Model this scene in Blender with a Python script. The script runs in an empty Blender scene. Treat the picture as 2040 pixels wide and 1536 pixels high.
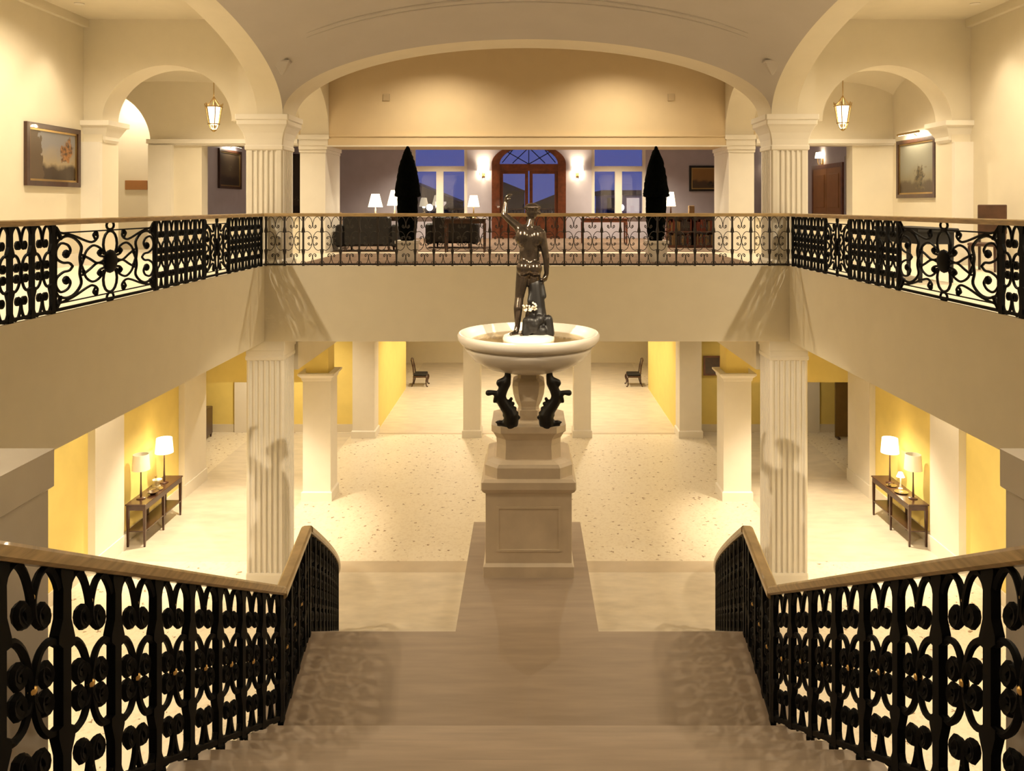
import bpy, math, random
from mathutils import Vector
random.seed(7)
S = bpy.context.scene
COL = S.collection
PI = math.pi

# ------------------------------------------------------------------ camera, world, exposure
F, PX, PY = 1618.0, 1050.0, 410.0            # focal length and vanishing point in pixels of a 2040x1536 frame
EYE, F2, LAND, C1 = 6.96, 5.86, 3.48, 4.48   # eye, upper floor, landing, lower ceiling (metres above lower floor)
cd = bpy.data.cameras.new('camera'); cam = bpy.data.objects.new('camera', cd); COL.objects.link(cam)
cam.location = (0, 0, EYE); cam.rotation_euler = (PI/2, 0, 0)
cd.sensor_fit = 'HORIZONTAL'; cd.sensor_width = 36.0; cd.lens = 36*F/2040
cd.shift_x = -(PX-1020)/2040; cd.shift_y = -(768-PY)/2040
cd.clip_start = 0.05; cd.clip_end = 400
S.camera = cam
S.view_settings.view_transform = 'Standard'; S.view_settings.look = 'None'
S.view_settings.exposure = 0.43; S.view_settings.gamma = 1.0; S.view_settings.use_curve_mapping = False
S.cycles.max_bounces = 5; S.cycles.diffuse_bounces = 3; S.cycles.glossy_bounces = 2; S.cycles.use_adaptive_sampling = True; S.cycles.adaptive_threshold = 0.03
S.cycles.use_denoising = True; S.cycles.sample_clamp_indirect = 4.0
W = bpy.data.worlds.new('dusk_sky'); S.world = W; W.use_nodes = True
nt = W.node_tree; nt.nodes.clear()
wo = nt.nodes.new('ShaderNodeOutputWorld'); bg = nt.nodes.new('ShaderNodeBackground')
tc = nt.nodes.new('ShaderNodeTexCoord'); sx = nt.nodes.new('ShaderNodeSeparateXYZ'); rp = nt.nodes.new('ShaderNodeValToRGB')
rp.color_ramp.elements[0].position = 0.0; rp.color_ramp.elements[0].color = (0.06, 0.085, 0.26, 1)
rp.color_ramp.elements[1].position = 0.35; rp.color_ramp.elements[1].color = (0.03, 0.07, 0.30, 1)
nt.links.new(tc.outputs['Generated'], sx.inputs[0]); nt.links.new(sx.outputs['Z'], rp.inputs[0])
nt.links.new(rp.outputs[0], bg.inputs[0]); nt.links.new(bg.outputs[0], wo.inputs[0]); bg.inputs[1].default_value = 1.0

def at(px, py, Y):                            # pixel + depth -> point
    return Vector(((px-PX)*Y/F, Y, EYE-(py-PY)*Y/F))

# ------------------------------------------------------------------ materials
MATS = {}
def mat(name, col, rough=0.6, metal=0.0, var=0.05, scale=3.0, bump=0.0, emit=0.0, ecol=None, spec=0.5, stretch=None, coat=0.0):
    m = bpy.data.materials.new(name); m.use_nodes = True; n = m.node_tree.nodes; l = m.node_tree.links
    b = n['Principled BSDF']; b.inputs['Roughness'].default_value = rough; b.inputs['Metallic'].default_value = metal
    b.inputs['Specular IOR Level'].default_value = spec; b.inputs['Coat Weight'].default_value = coat
    t = n.new('ShaderNodeTexCoord'); mp = n.new('ShaderNodeMapping'); no = n.new('ShaderNodeTexNoise'); r = n.new('ShaderNodeValToRGB')
    if stretch: mp.inputs['Scale'].default_value = stretch
    no.inputs['Scale'].default_value = scale; no.inputs['Detail'].default_value = 6
    r.color_ramp.elements[0].position = 0.3; r.color_ramp.elements[1].position = 0.7
    r.color_ramp.elements[0].color = tuple(c*(1-var) for c in col)+(1,)
    r.color_ramp.elements[1].color = tuple(min(1, c*(1+var)) for c in col)+(1,)
    l.new(t.outputs['Object'], mp.inputs[0]); l.new(mp.outputs[0], no.inputs['Vector']); l.new(no.outputs['Fac'], r.inputs[0])
    l.new(r.outputs[0], b.inputs['Base Color'])
    if bump:
        bp = n.new('ShaderNodeBump'); bp.inputs['Strength'].default_value = bump; bp.inputs['Distance'].default_value = 0.02
        l.new(no.outputs['Fac'], bp.inputs['Height']); l.new(bp.outputs[0], b.inputs['Normal'])
    if emit:
        m.cycles.emission_sampling = 'NONE';         b.inputs['Emission Color'].default_value = tuple(ecol or col)+(1,); b.inputs['Emission Strength'].default_value = emit
    MATS[name] = m
    return m

mat('cream', (0.79, 0.71, 0.555), 0.65, var=0.02)
mat('trim', (0.82, 0.76, 0.66), 0.5, var=0.02)
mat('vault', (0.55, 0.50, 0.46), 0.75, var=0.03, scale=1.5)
mat('tan', (0.70, 0.55, 0.34), 0.7, var=0.02)
mat('yellow', (0.86, 0.68, 0.21), 0.7, var=0.03)
mat('lilac', (0.52, 0.485, 0.56), 0.75, var=0.04)
mat('stone', (0.66, 0.575, 0.455), 0.35, var=0.10, scale=2.2, bump=0.02, stretch=(1, 2.5, 1))
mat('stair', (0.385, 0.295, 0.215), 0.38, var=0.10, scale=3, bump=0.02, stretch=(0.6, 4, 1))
mat('step_stone', (0.50, 0.40, 0.31), 0.4, var=0.12, scale=3, bump=0.02, stretch=(0.6, 5, 1))
mat('strip', (0.56, 0.46, 0.335), 0.4, var=0.06)
mat('marble', (0.76, 0.63, 0.47), 0.35, var=0.09, scale=4)
mat('white_marble', (0.68, 0.61, 0.53), 0.25, var=0.06, scale=3)
mat('iron', (0.0025, 0.0025, 0.003), 0.6, metal=0.0, var=0.2, scale=20, spec=0.12)
mat('iron_brown', (0.030, 0.022, 0.018), 0.5, metal=0.2, var=0.2, scale=20)
mat('oak', (0.50, 0.35, 0.17), 0.28, var=0.25, scale=6, stretch=(1, 1, 8), coat=0.3)
mat('gilt', (0.75, 0.50, 0.18), 0.3, metal=0.9, var=0.1)
mat('brass', (0.45, 0.31, 0.13), 0.3, metal=0.9, var=0.15)
mat('bronze', (0.085, 0.064, 0.048), 0.2, metal=0.85, var=0.35, scale=9)
mat('bronze_dark', (0.007, 0.0055, 0.005), 0.45, metal=0.2, var=0.3, scale=12)
mat('dark_wood', (0.055, 0.022, 0.012), 0.3, var=0.3, scale=8, stretch=(1, 6, 1), coat=0.3)
mat('red_wood', (0.16, 0.045, 0.018), 0.35, var=0.3, scale=8, coat=0.2)
mat('unlit_wall_brown', (0.20, 0.115, 0.03), 0.6, var=0.1)  # shade of an unlit yellow wall put into the colour
mat('chair_wood', (0.085, 0.04, 0.022), 0.4, var=0.25, scale=8)
mat('black', (0.010, 0.009, 0.010), 0.7, var=0.3, scale=10)
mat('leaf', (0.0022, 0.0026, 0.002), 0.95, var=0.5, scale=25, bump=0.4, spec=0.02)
mat('leather', (0.006, 0.0045, 0.004), 0.6, var=0.3, scale=10)
mat('carpet', (0.20, 0.13, 0.085), 0.95, var=0.35, scale=5)
mat('plaque', (0.36, 0.16, 0.05), 0.5, var=0.1)
mat('glow_shade', (0.95, 0.85, 0.66), 0.8, var=0.01, emit=2.2, ecol=(1.0, 0.84, 0.56))
mat('pale_shade', (0.86, 0.78, 0.60), 0.8, var=0.02)
mat('lamp_glass', (1.0, 0.9, 0.7), 0.5, var=0.01, emit=5.0, ecol=(1.0, 0.84, 0.58))
mat('lens', (1, 0.9, 0.7), 0.5, var=0.0, emit=6.0, ecol=(1.0, 0.80, 0.50))
mat('window_lit', (1, 0.8, 0.5), 0.5, var=0.0, emit=0.5, ecol=(1.0, 0.80, 0.62))
mat('street_lamp', (1, 0.95, 0.9), 0.5, var=0.0, emit=12.0, ecol=(1.0, 0.92, 0.85))
mat('facade', (0.05, 0.045, 0.06), 0.9, var=0.2)
mat('facade_pale', (0.42, 0.32, 0.33), 0.9, var=0.2)
mat('asphalt', (0.03, 0.03, 0.04), 0.9, var=0.2)
mat('tree', (0.015, 0.02, 0.018), 0.9, var=0.3)
mat('book_a', (0.22, 0.05, 0.03), 0.7); mat('book_b', (0.30, 0.19, 0.09), 0.7); mat('book_c', (0.07, 0.05, 0.05), 0.7)
mat('skirt', (0.74, 0.66, 0.52), 0.5, var=0.03)
mat('ceramic', (0.75, 0.68, 0.55), 0.25, var=0.03)
mat('silver', (0.75, 0.70, 0.62), 0.15, metal=1.0, var=0.05)
mat('grille', (0.55, 0.43, 0.27), 0.7, var=0.02)

def glass(name, col=(1, 1, 1), rough=0.02, mixw=0.88):
    m = bpy.data.materials.new(name); m.use_nodes = True; n = m.node_tree.nodes; l = m.node_tree.links
    n.remove(n['Principled BSDF']); o = n['Material Output']
    t = n.new('ShaderNodeBsdfTransparent'); t.inputs[0].default_value = col+(1,)
    g = n.new('ShaderNodeBsdfGlossy'); g.inputs['Roughness'].default_value = rough
    mx = n.new('ShaderNodeMixShader'); mx.inputs[0].default_value = 1-mixw
    l.new(t.outputs[0], mx.inputs[1]); l.new(g.outputs[0], mx.inputs[2]); l.new(mx.outputs[0], o.inputs[0])
    MATS[name] = m
glass('pane', (0.95, 0.95, 1.0)); glass('clear_glass', (0.92, 0.88, 0.78), 0.03, 0.75)

def mosaic():
    m = bpy.data.materials.new('mosaic'); m.use_nodes = True; n = m.node_tree.nodes; l = m.node_tree.links
    b = n['Principled BSDF']; b.inputs['Roughness'].default_value = 0.38
    t = n.new('ShaderNodeTexCoord'); v = n.new('ShaderNodeTexVoronoi'); v.inputs['Scale'].default_value = 4.6; v.inputs['Randomness'].default_value = 0.75
    w = n.new('ShaderNodeTexNoise'); w.inputs['Scale'].default_value = 18; w.inputs['Detail'].default_value = 2
    mx = n.new('ShaderNodeVectorMath'); mx.operation = 'SCALE'; mx.inputs['Scale'].default_value = 0.16
    ad = n.new('ShaderNodeVectorMath'); ad.operation = 'ADD'
    l.new(t.outputs['Object'], w.inputs['Vector']); l.new(w.outputs['Color'], mx.inputs[0]); l.new(t.outputs['Object'], ad.inputs[0]); l.new(mx.outputs[0], ad.inputs[1])
    l.new(ad.outputs[0], v.inputs['Vector'])
    r = n.new('ShaderNodeValToRGB'); r.color_ramp.elements[0].position = 0.11; r.color_ramp.elements[0].color = (1, 1, 1, 1)
    r.color_ramp.elements[1].position = 0.16; r.color_ramp.elements[1].color = (0, 0, 0, 1)
    l.new(v.outputs['Distance'], r.inputs[0])
    v2 = n.new('ShaderNodeTexVoronoi'); v2.inputs['Scale'].default_value = 22
    r2 = n.new('ShaderNodeValToRGB'); r2.color_ramp.elements[0].color = (0.70, 0.60, 0.45, 1); r2.color_ramp.elements[1].color = (0.78, 0.69, 0.54, 1)
    r2.color_ramp.elements[0].position = 0.1; r2.color_ramp.elements[1].position = 0.5
    l.new(t.outputs['Object'], v2.inputs['Vector']); l.new(v2.outputs['Color'], r2.inputs[0])
    mc = n.new('ShaderNodeMix'); mc.data_type = 'RGBA'; mc.inputs['B'].default_value = (0.27, 0.165, 0.085, 1)
    l.new(r.outputs[0], mc.inputs['Factor']); l.new(r2.outputs[0], mc.inputs['A']); l.new(mc.outputs['Result'], b.inputs['Base Color'])
    MATS['mosaic'] = m
mosaic()

def canvas(name, sky, mid, ground, blob, bx, bz, br, mass=None):     # a painted landscape in the canvas' own x,z
    m = bpy.data.materials.new(name); m.use_nodes = True; n = m.node_tree.nodes; l = m.node_tree.links
    b = n['Principled BSDF']; b.inputs['Roughness'].default_value = 0.35
    t = n.new('ShaderNodeTexCoord'); s = n.new('ShaderNodeSeparateXYZ'); l.new(t.outputs['Object'], s.inputs[0])
    no = n.new('ShaderNodeTexNoise'); no.inputs['Scale'].default_value = 2.2; no.inputs['Detail'].default_value = 6; l.new(t.outputs['Object'], no.inputs['Vector'])
    a = n.new('ShaderNodeMath'); a.operation = 'MULTIPLY_ADD'; a.inputs[1].default_value = 0.5; l.new(no.outputs['Fac'], a.inputs[0]); l.new(s.outputs['Z'], a.inputs[2])
    r = n.new('ShaderNodeValToRGB'); e = r.color_ramp.elements
    e[0].position = 0.05; e[0].color = ground+(1,); e[1].position = 0.95; e[1].color = sky+(1,)
    k = e.new(0.56); k.color = tuple(c*1.6 for c in ground)+(1,); k = e.new(0.66); k.color = mid+(1,)
    l.new(a.outputs[0], r.inputs[0])
    d = n.new('ShaderNodeVectorMath'); d.operation = 'DISTANCE'; d.inputs[1].default_value = (bx, 0, bz); l.new(t.outputs['Object'], d.inputs[0])
    a2 = n.new('ShaderNodeMath'); a2.operation = 'MULTIPLY_ADD'; a2.inputs[1].default_value = br*2.6; n2 = n.new('ShaderNodeTexNoise'); n2.inputs['Scale'].default_value = 7; n2.inputs['Detail'].default_value = 4; l.new(t.outputs['Object'], n2.inputs['Vector']); l.new(n2.outputs['Fac'], a2.inputs[0]); l.new(d.outputs['Value'], a2.inputs[2])
    c = n.new('ShaderNodeMapRange'); c.inputs['From Min'].default_value = br*2.15; c.inputs['From Max'].default_value = br*1.85; l.new(a2.outputs[0], c.inputs['Value'])
    mx = n.new('ShaderNodeMix'); mx.data_type = 'RGBA'; rb = n.new('ShaderNodeValToRGB'); rb.color_ramp.elements[0].position = 0.38; rb.color_ramp.elements[0].color = tuple(c_*0.25 for c_ in blob)+(1,); rb.color_ramp.elements[1].position = 0.62; rb.color_ramp.elements[1].color = tuple(c_*1.5 for c_ in blob)+(1,)
    n3 = n.new('ShaderNodeTexNoise'); n3.inputs['Scale'].default_value = 16; l.new(t.outputs['Object'], n3.inputs['Vector']); l.new(n3.outputs['Fac'], rb.inputs[0]); l.new(rb.outputs[0], mx.inputs['B'])
    l.new(c.outputs[0], mx.inputs['Factor']); l.new(r.outputs[0], mx.inputs['A']); outc = mx.outputs['Result']
    if mass is not None:                       # a dark ruin rising at one side
        g = n.new('ShaderNodeMath'); g.operation = 'MULTIPLY_ADD'; g.inputs[1].default_value = 0.55; l.new(n2.outputs['Fac'], g.inputs[0]); l.new(s.outputs['X'], g.inputs[2])
        g2 = n.new('ShaderNodeMath'); g2.operation = 'MULTIPLY_ADD'; g2.inputs[1].default_value = 0.25; l.new(s.outputs['Z'], g2.inputs[0]); l.new(g.outputs[0], g2.inputs[2])
        g3 = n.new('ShaderNodeMath'); g3.operation = 'LESS_THAN'; g3.inputs[1].default_value = mass; l.new(g2.outputs[0], g3.inputs[0])
        m2 = n.new('ShaderNodeMix'); m2.data_type = 'RGBA'; m2.inputs['B'].default_value = (0.10, 0.065, 0.035, 1); l.new(g3.outputs[0], m2.inputs['Factor']); l.new(outc, m2.inputs['A']); outc = m2.outputs['Result']
    l.new(outc, b.inputs['Base Color'])
    MATS[name] = m
canvas('canvas_tree', (0.24, 0.23, 0.24), (0.36, 0.28, 0.17), (0.035, 0.022, 0.012), (0.25, 0.11, 0.03), 0.42, 0.62, 0.26, 0.08)
canvas('canvas_grey', (0.25, 0.24, 0.19), (0.22, 0.19, 0.12), (0.05, 0.035, 0.02), (0.10, 0.075, 0.035), 0.15, 0.45, 0.3)
canvas('canvas_dark', (0.05, 0.035, 0.022), (0.07, 0.045, 0.025), (0.02, 0.012, 0.008), (0.09, 0.07, 0.04), 0.0, 0.6, 0.15)
canvas('canvas_ochre', (0.32, 0.17, 0.05), (0.30, 0.16, 0.05), (0.05, 0.03, 0.015), (0.05, 0.03, 0.015), 0.2, 0.25, 0.14)

# ------------------------------------------------------------------ mesh building
ORIG = {}
class MB:
    def __init__(s): s.v = []; s.f = []
    def add(s, vs, fs):
        o = len(s.v); s.v += [tuple(v) for v in vs]; s.f += [tuple(i+o for i in f) for f in fs]; return s
    def box(s, x0, x1, y0, y1, z0, z1):
        vs = [(x, y, z) for z in (z0, z1) for y in (y0, y1) for x in (x0, x1)]
        return s.add(vs, [(0, 2, 3, 1), (4, 5, 7, 6), (0, 1, 5, 4), (2, 6, 7, 3), (0, 4, 6, 2), (1, 3, 7, 5)])
    def cbox(s, x, y, z, w, d, h): return s.box(x-w/2, x+w/2, y-d/2, y+d/2, z, z+h)
    def bev(s, x0, x1, y0, y1, z0, z1, b=0.02):          # box with bevelled edges
        cx, cy = (x0+x1)/2, (y0+y1)/2
        hx, hy = (x1-x0)/2, (y1-y0)/2
        rings = []
        for (i, z) in ((b, z0), (0, z0+b), (0, z1-b), (b, z1)):
            a, c = hx-i, hy-i; k = b
            rings.append([(cx+a-k, cy-c, z), (cx+a, cy-c+k, z), (cx+a, cy+c-k, z), (cx+a-k, cy+c, z), (cx-a+k, cy+c, z), (cx-a, cy+c-k, z), (cx-a, cy-c+k, z), (cx-a+k, cy-c, z)])
        return s.loft(rings)
    def loft(s, rings, caps=True, closed=True):
        n = len(rings[0]); vs = [p for r in rings for p in r]; fs = []
        for i in range(len(rings)-1):
            for j in range(n if closed else n-1):
                k = (j+1) % n
                fs.append((i*n+j, i*n+k, (i+1)*n+k, (i+1)*n+j))
        if caps: fs += [tuple(reversed(range(n))), tuple(range((len(rings)-1)*n, len(rings)*n))]
        return s.add(vs, fs)
    def sqloft(s, prof, cx, cy, ch=0.0, ky=1.0):         # prof (half width, z[, chamfer])
        rings = []
        for p in prof:
            h, z = p[0], p[1]; c = p[2] if len(p) > 2 else ch; c = max(c, 0.001); hy = h*ky
            rings.append([(cx+h-c, cy-hy, z), (cx+h, cy-hy+c, z), (cx+h, cy+hy-c, z), (cx+h-c, cy+hy, z), (cx-h+c, cy+hy, z), (cx-h, cy+hy-c, z), (cx-h, cy-hy+c, z), (cx-h+c, cy-hy, z)])
        return s.loft(rings)
    def lathe(s, prof, cx, cy, n=24, a0=0.0, kx=1, ky=1):
        rings = [[(cx+kx*r*math.cos(a0+2*PI*j/n), cy+ky*r*math.sin(a0+2*PI*j/n), z) for j in range(n)] for r, z in prof]
        return s.loft(rings)
    def prism(s, pts, axis, a, b):                       # pts (u, z); axis 'x': u is x, extruded along y a..b ; 'y': u is y, extruded along x
        f = (lambda u, z, t: (u, t, z)) if axis == 'x' else ((lambda u, z, t: (t, u, z)) if axis == 'y' else (lambda u, z, t: (u, z, t)))
        n = len(pts); vs = [f(u, z, a) for u, z in pts]+[f(u, z, b) for u, z in pts]
        fs = [tuple(range(n)), tuple(range(2*n-1, n-1, -1))]+[(i, (i+1) % n, n+(i+1) % n, n+i) for i in range(n)]
        return s.add(vs, fs)
    def tube(s, pts, r, n=6, closed=False, caps=True):
        pts = [Vector(p) for p in pts]; m = len(pts); rr = r if isinstance(r, (list, tuple)) else [r]*m
        rings = []; up = None
        for i in range(m):
            d = (pts[(i+1) % m]-pts[i-1]) if closed else (pts[min(i+1, m-1)]-pts[max(i-1, 0)])
            if d.length < 1e-9: d = Vector((0, 0, 1))
            d.normalize()
            if up is None: up = Vector((0, 0, 1)) if abs(d.z) < 0.9 else Vector((1, 0, 0))
            a = d.cross(up)
            if a.length < 1e-6: a = d.cross(Vector((0, 1, 0)))
            a.normalize(); up = a.cross(d).normalized()
            rings.append([tuple(pts[i]+(a*math.cos(2*PI*j/n)+up*math.sin(2*PI*j/n))*rr[i]) for j in range(n)])
        if closed: rings.append(rings[0])
        return s.loft(rings, caps=caps and not closed)
    def ell(s, c, r, n=14, m=9):
        c = Vector(c); r = (r, r, r) if not isinstance(r, (tuple, list)) else r
        rings = []
        for i in range(m+1):
            t = -PI/2+PI*i/m; k = max(math.cos(t), 0.02)
            rings.append([(c.x+r[0]*k*math.cos(2*PI*j/n), c.y+r[1]*k*math.sin(2*PI*j/n), c.z+r[2]*math.sin(t)) for j in range(n)])
        return s.loft(rings)
    def cap(s, p0, r0, p1, r1, n=12):                    # capsule, tapered
        p0, p1 = Vector(p0), Vector(p1); d = (p1-p0).normalized(); pts, rr = [], []
        for k in range(5):
            t = -PI/2+PI/2*k/4; pts.append(p0+d*r0*math.sin(t)); rr.append(max(r0*math.cos(t), 0.002))
        for k in range(5):
            t = PI/2*k/4; pts.append(p1+d*r1*math.sin(t)); rr.append(max(r1*math.cos(t), 0.002))
        return s.tube(pts, rr, n)
    def build(s, name, m, parent=None, smooth=False, local=False):
        vs = s.v
        if parent is not None:
            o0 = Vector((0, 0, 0)) if local else ORIG[parent.name]
        elif local: o0 = Vector((0, 0, 0))
        else:
            xs, ys, zs = zip(*vs); o0 = Vector(((min(xs)+max(xs))/2, (min(ys)+max(ys))/2, min(zs)))
        me = bpy.data.meshes.new(name); me.from_pydata([(x-o0.x, y-o0.y, z-o0.z) for x, y, z in vs], [], s.f)
        me.materials.append(MATS[m]); me.validate()
        import bmesh
        bm = bmesh.new(); bm.from_mesh(me); bmesh.ops.recalc_face_normals(bm, faces=bm.faces[:])
        if smooth:
            for f in bm.faces: f.smooth = len(f.verts) <= 4
            for e in bm.edges:
                if len(e.link_faces) == 2 and e.calc_face_angle(0) > 0.7: e.smooth = False
        bm.to_mesh(me); bm.free()
        o = bpy.data.objects.new(name, me); COL.objects.link(o)
        if parent is not None: o.parent = parent
        else: o.location = o0
        ORIG[o.name] = Vector((0, 0, 0)) if local else o0
        return o

def tag(o, label, cat, group=None, kind=None):
    o['label'] = label; o['category'] = cat
    if group: o['group'] = group
    if kind: o['kind'] = kind
    return o
def struct(o): o['kind'] = 'structure'; return o
def thing(name, loc, label, cat, group=None, rz=0.0):
    o = bpy.data.objects.new(name, None); COL.objects.link(o); o.location = loc; o.rotation_euler = (0, 0, rz); o.empty_display_size = 0.1
    ORIG[o.name] = Vector(loc); return tag(o, label, cat, group)
def copy_tree(o, parent=None):
    c = o.copy(); COL.objects.link(c); c.parent = parent
    for ch in o.children: copy_tree(ch, c)
    return c
def spline(pts, n=6, closed=False):
    P = [Vector(p) for p in pts]; out = []; m = len(P)
    for i in range(m if closed else m-1):
        p1, p2 = P[i], P[(i+1) % m]
        p0 = P[i-1] if (i > 0 or closed) else p1*2-p2
        p3 = P[(i+2) % m] if (i+2 < m or closed) else p2*2-p1
        for k in range(n):
            t = k/n
            out.append(0.5*((2*p1)+(p2-p0)*t+(2*p0-5*p1+4*p2-p3)*t*t+(3*p1-p0-3*p2+p3)*t*t*t))
    if not closed: out.append(P[-1])
    return out

# ------------------------------------------------------------------ lights of the place
WARM = (1.0, 0.84, 0.595)
def lamp_light(name, kind, loc, energy, size=0.1, parent=None, col=WARM, angle=None, blend=0.6, aim=None):
    d = bpy.data.lights.new(name, kind); d.energy = energy; d.color = col
    if kind in ('POINT', 'SPOT'): d.shadow_soft_size = size
    if kind == 'SPOT': d.spot_size = math.radians(angle); d.spot_blend = blend
    o = bpy.data.objects.new(name, d); COL.objects.link(o)
    if aim is not None: o.rotation_euler = (Vector(aim)-Vector(loc)).to_track_quat('-Z', 'Y').to_euler()
    if parent is not None: o.parent = parent; o.location = Vector(loc)-ORIG[parent.name]
    else: o.location = loc
    return o
DL = None
def downlight(x, y, z, energy, angle=125, blend=0.7, where='lower', aim=None, size=0.06, col=WARM):
    labels = {'lower': 'small round recessed downlight in the low ceiling under the gallery',
              'upper': 'small round recessed downlight in the high gallery ceiling',
              'lobby': 'small round recessed downlight in the lobby ceiling behind the columns'}
    t = thing('downlight', (x, y, z), labels[where], 'downlight', 'downlights '+where)
    MB().lathe([(0.065, z), (0.085, z), (0.085, z-0.012), (0.065, z-0.012)], x, y, 16).build('trim_ring', 'trim', t, True)
    MB().lathe([(0.002, z-0.004), (0.062, z-0.004), (0.062, z), (0.002, z)], x, y, 16).build('lens', 'lens', t)
    lamp_light('downlight_lamp', 'SPOT', (x, y, z-0.04), energy, size, t, col, angle, blend, aim)
    return t
def hung_spot(sg):                              # spotlight on a drop rod over the head of the stair, crossing to the far column
    x, y, z = sg*3.5, 2.9, 10.25; aim = Vector((-sg*4.75, 14.9, 1.5))
    t = thing('hung_spotlight', (x, y, z), 'black spotlight on a drop rod over the stair head '+{-1: 'on the orange-tree painting side', 1: 'on the wall chair side'}[sg], 'spotlight', 'hung spotlights')
    d = (aim-Vector((x, y, z))).normalized(); c = Vector((x, y, z))
    MB().tube([(x, y, 10.75), c], 0.012, 8).build('drop_rod', 'iron', t, True)
    MB().lathe([(0.06, 10.75), (0.06, 10.73), (0.02, 10.71)], x, y, 14).build('ceiling_rose', 'iron', t, True)
    MB().tube([c-d*0.10, c-d*0.08, c+d*0.06, c+d*0.10], [0.03, 0.055, 0.06, 0.075], 14).build('housing', 'iron', t, True)
    MB().tube([c+d*0.10, c+d*0.103], 0.068, 14).build('lens', 'lens', t)
    lamp_light('spotlight_lamp', 'SPOT', tuple(c+d*0.13), 3300, 0.03, t, WARM, 20, 0.5, aim)
# high spots over the head of the stair that pick out the statue, then the gallery and hall downlights
for sg in (-1, 1):
    hung_spot(sg)
    for y in (4.5, 7.2, 9.9, 12.6): downlight(sg*6.7, y, 10.449, 360, 155, 0.8, 'upper')
    downlight(sg*7.72, 14.0, 10.449, 85, 72, 0.7, 'upper')
    downlight(sg*6.6, 16.9, 10.01 if sg < 0 else 10.07, 330, 130, 0.8, 'upper')
    for y in (8.5, 12.5): downlight(sg*6.5, y, C1-0.001, 380, 128, 0.7)
    downlight(sg*6.35, 17.2, C1-0.001, 880, 84, 0.55)
    downlight(sg*7.4, 15.2, C1-0.001, 110, 110, 0.7)
    downlight(sg*7.2, 23.0, C1-0.001, 480 if sg < 0 else 110, 130, 0.7)
    for y in (17.6, 21.8): downlight(sg*2.6, y, C1-0.001, 165, 130, 0.7)
    for y in (26.8, 30.5): downlight(sg*2.4, y, C1-0.001, 500, 135, 0.7)
    for y in (22.0, 25.5): downlight(sg*3.0, y, 9.399, 620, 130, 0.8, 'lobby')
    downlight(sg*2.0, -1.0, 10.749, 260, 140, 0.8, 'upper')
    downlight(sg*2.0, 17.2, 10.749, 400, 140, 0.8, 'upper')
downlight(-9.75, 19.85, 10.199, 260, 120, 0.8, 'upper')  # extra downlight, added to brighten the dark niche

# ------------------------------------------------------------------ the building: floors, walls, ceilings
def sbox(name, m, x0, x1, y0, y1, z0, z1, parent=None):
    o = MB().box(x0, x1, y0, y1, z0, z1).build(name, m, parent)
    return o if parent is not None else struct(o)
fl = sbox('floor', 'mosaic', -13.2, 13.2, -6, 37, -0.2, 0)
sbox('border_slab', 'stone', -4.3, 4.3, 12.4, 15.42, -0.1, 0.004, fl)
sbox('border_strip', 'strip', -4.3, 4.3, 15.42, 15.9, -0.1, 0.006, fl)
sbox('hall_slab', 'stone', -4.6, 4.6, 24.9, 36, -0.1, 0.004, fl)
sbox('hall_threshold', 'strip', -4.6, 4.6, 24.75, 24.9, -0.1, 0.005, fl)
for sg in (-1, 1):
    a, b = sorted((sg*5.35, sg*8.3)); sbox('aisle_slab', 'stone', a, b, 15.9, 24.9, -0.1, 0.003, fl)
fu = sbox('floor_upper_far', 'cream', -13.2, 13.2, 14.84, 37, C1, F2)
sbox('lobby_carpet', 'carpet', -8.6, 8.6, 19.3, 27.4, F2, F2+0.006, fu)
sbox('gallery_carpet', 'carpet', -4.3, 4.3, 15.5, 18.7, F2, F2+0.006, fu)
for nm, sg in (('left', -1), ('right', 1)):
    a, b = sorted((sg*4.8, sg*13.2)); sbox('floor_upper_'+nm, 'cream', a, b, -6, 14.84, C1, F2)
fn = struct(MB().box(-4.8, 4.8, -6, 0.55, C1, F2).box(-4.8, -1.78, 0.55, 2.2, C1, F2).box(1.78, 4.8, 0.55, 2.2, C1, F2).build('floor_upper_near', 'cream'))

def ell_arc(uc, hw, zs, rise, n=40, flip=False):
    p = [(uc+hw*math.cos(PI*i/n), zs+rise*math.sin(PI*i/n)) for i in range(n+1)]
    return p[::-1] if flip else p
ZS, RISE, AX, BY, YC = 8.63, 1.37, 4.46, 4.92, 9.9
# the great arch, the side arches and the vault between them
struct(MB().prism([(-5.26, ZS), (-5.26, 10.9), (5.26, 10.9), (5.26, ZS)]+ell_arc(0, AX, ZS, RISE, 64), 'x', 14.82, 15.66).build('wall_great_arch', 'cream', None, True))
struct(MB().prism([(-5.26, ZS), (-5.26, 10.9), (5.26, 10.9), (5.26, ZS)]+ell_arc(0, AX, ZS, RISE, 64), 'x', 4.14, 4.98).build('wall_near_arch', 'cream', None, True))
for nm, sg in (('left', -1), ('right', 1)):
    a, b = sorted((sg*AX, sg*4.93))
    struct(MB().prism([(4.98, ZS), (4.98, 10.9), (14.82, 10.9), (14.82, ZS)]+ell_arc(YC, BY, ZS, RISE, 64), 'y', a, b).build('wall_side_arch_'+nm, 'cream', None, True))
    struct(MB().prism([(15.66, 8.6), (15.66, 10.9), (18.85, 10.9), (18.85, 8.6)]+ell_arc(17.255, 1.59, 8.6, 1.15, 32), 'y', *sorted((sg*4.6, sg*5.26))).build('wall_gallery_arch_'+nm, 'cream', None, True))
def vault_z(x, y): return ZS+RISE*math.sqrt(max(0, 2-(x/AX)**2-((y-YC)/BY)**2))
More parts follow.
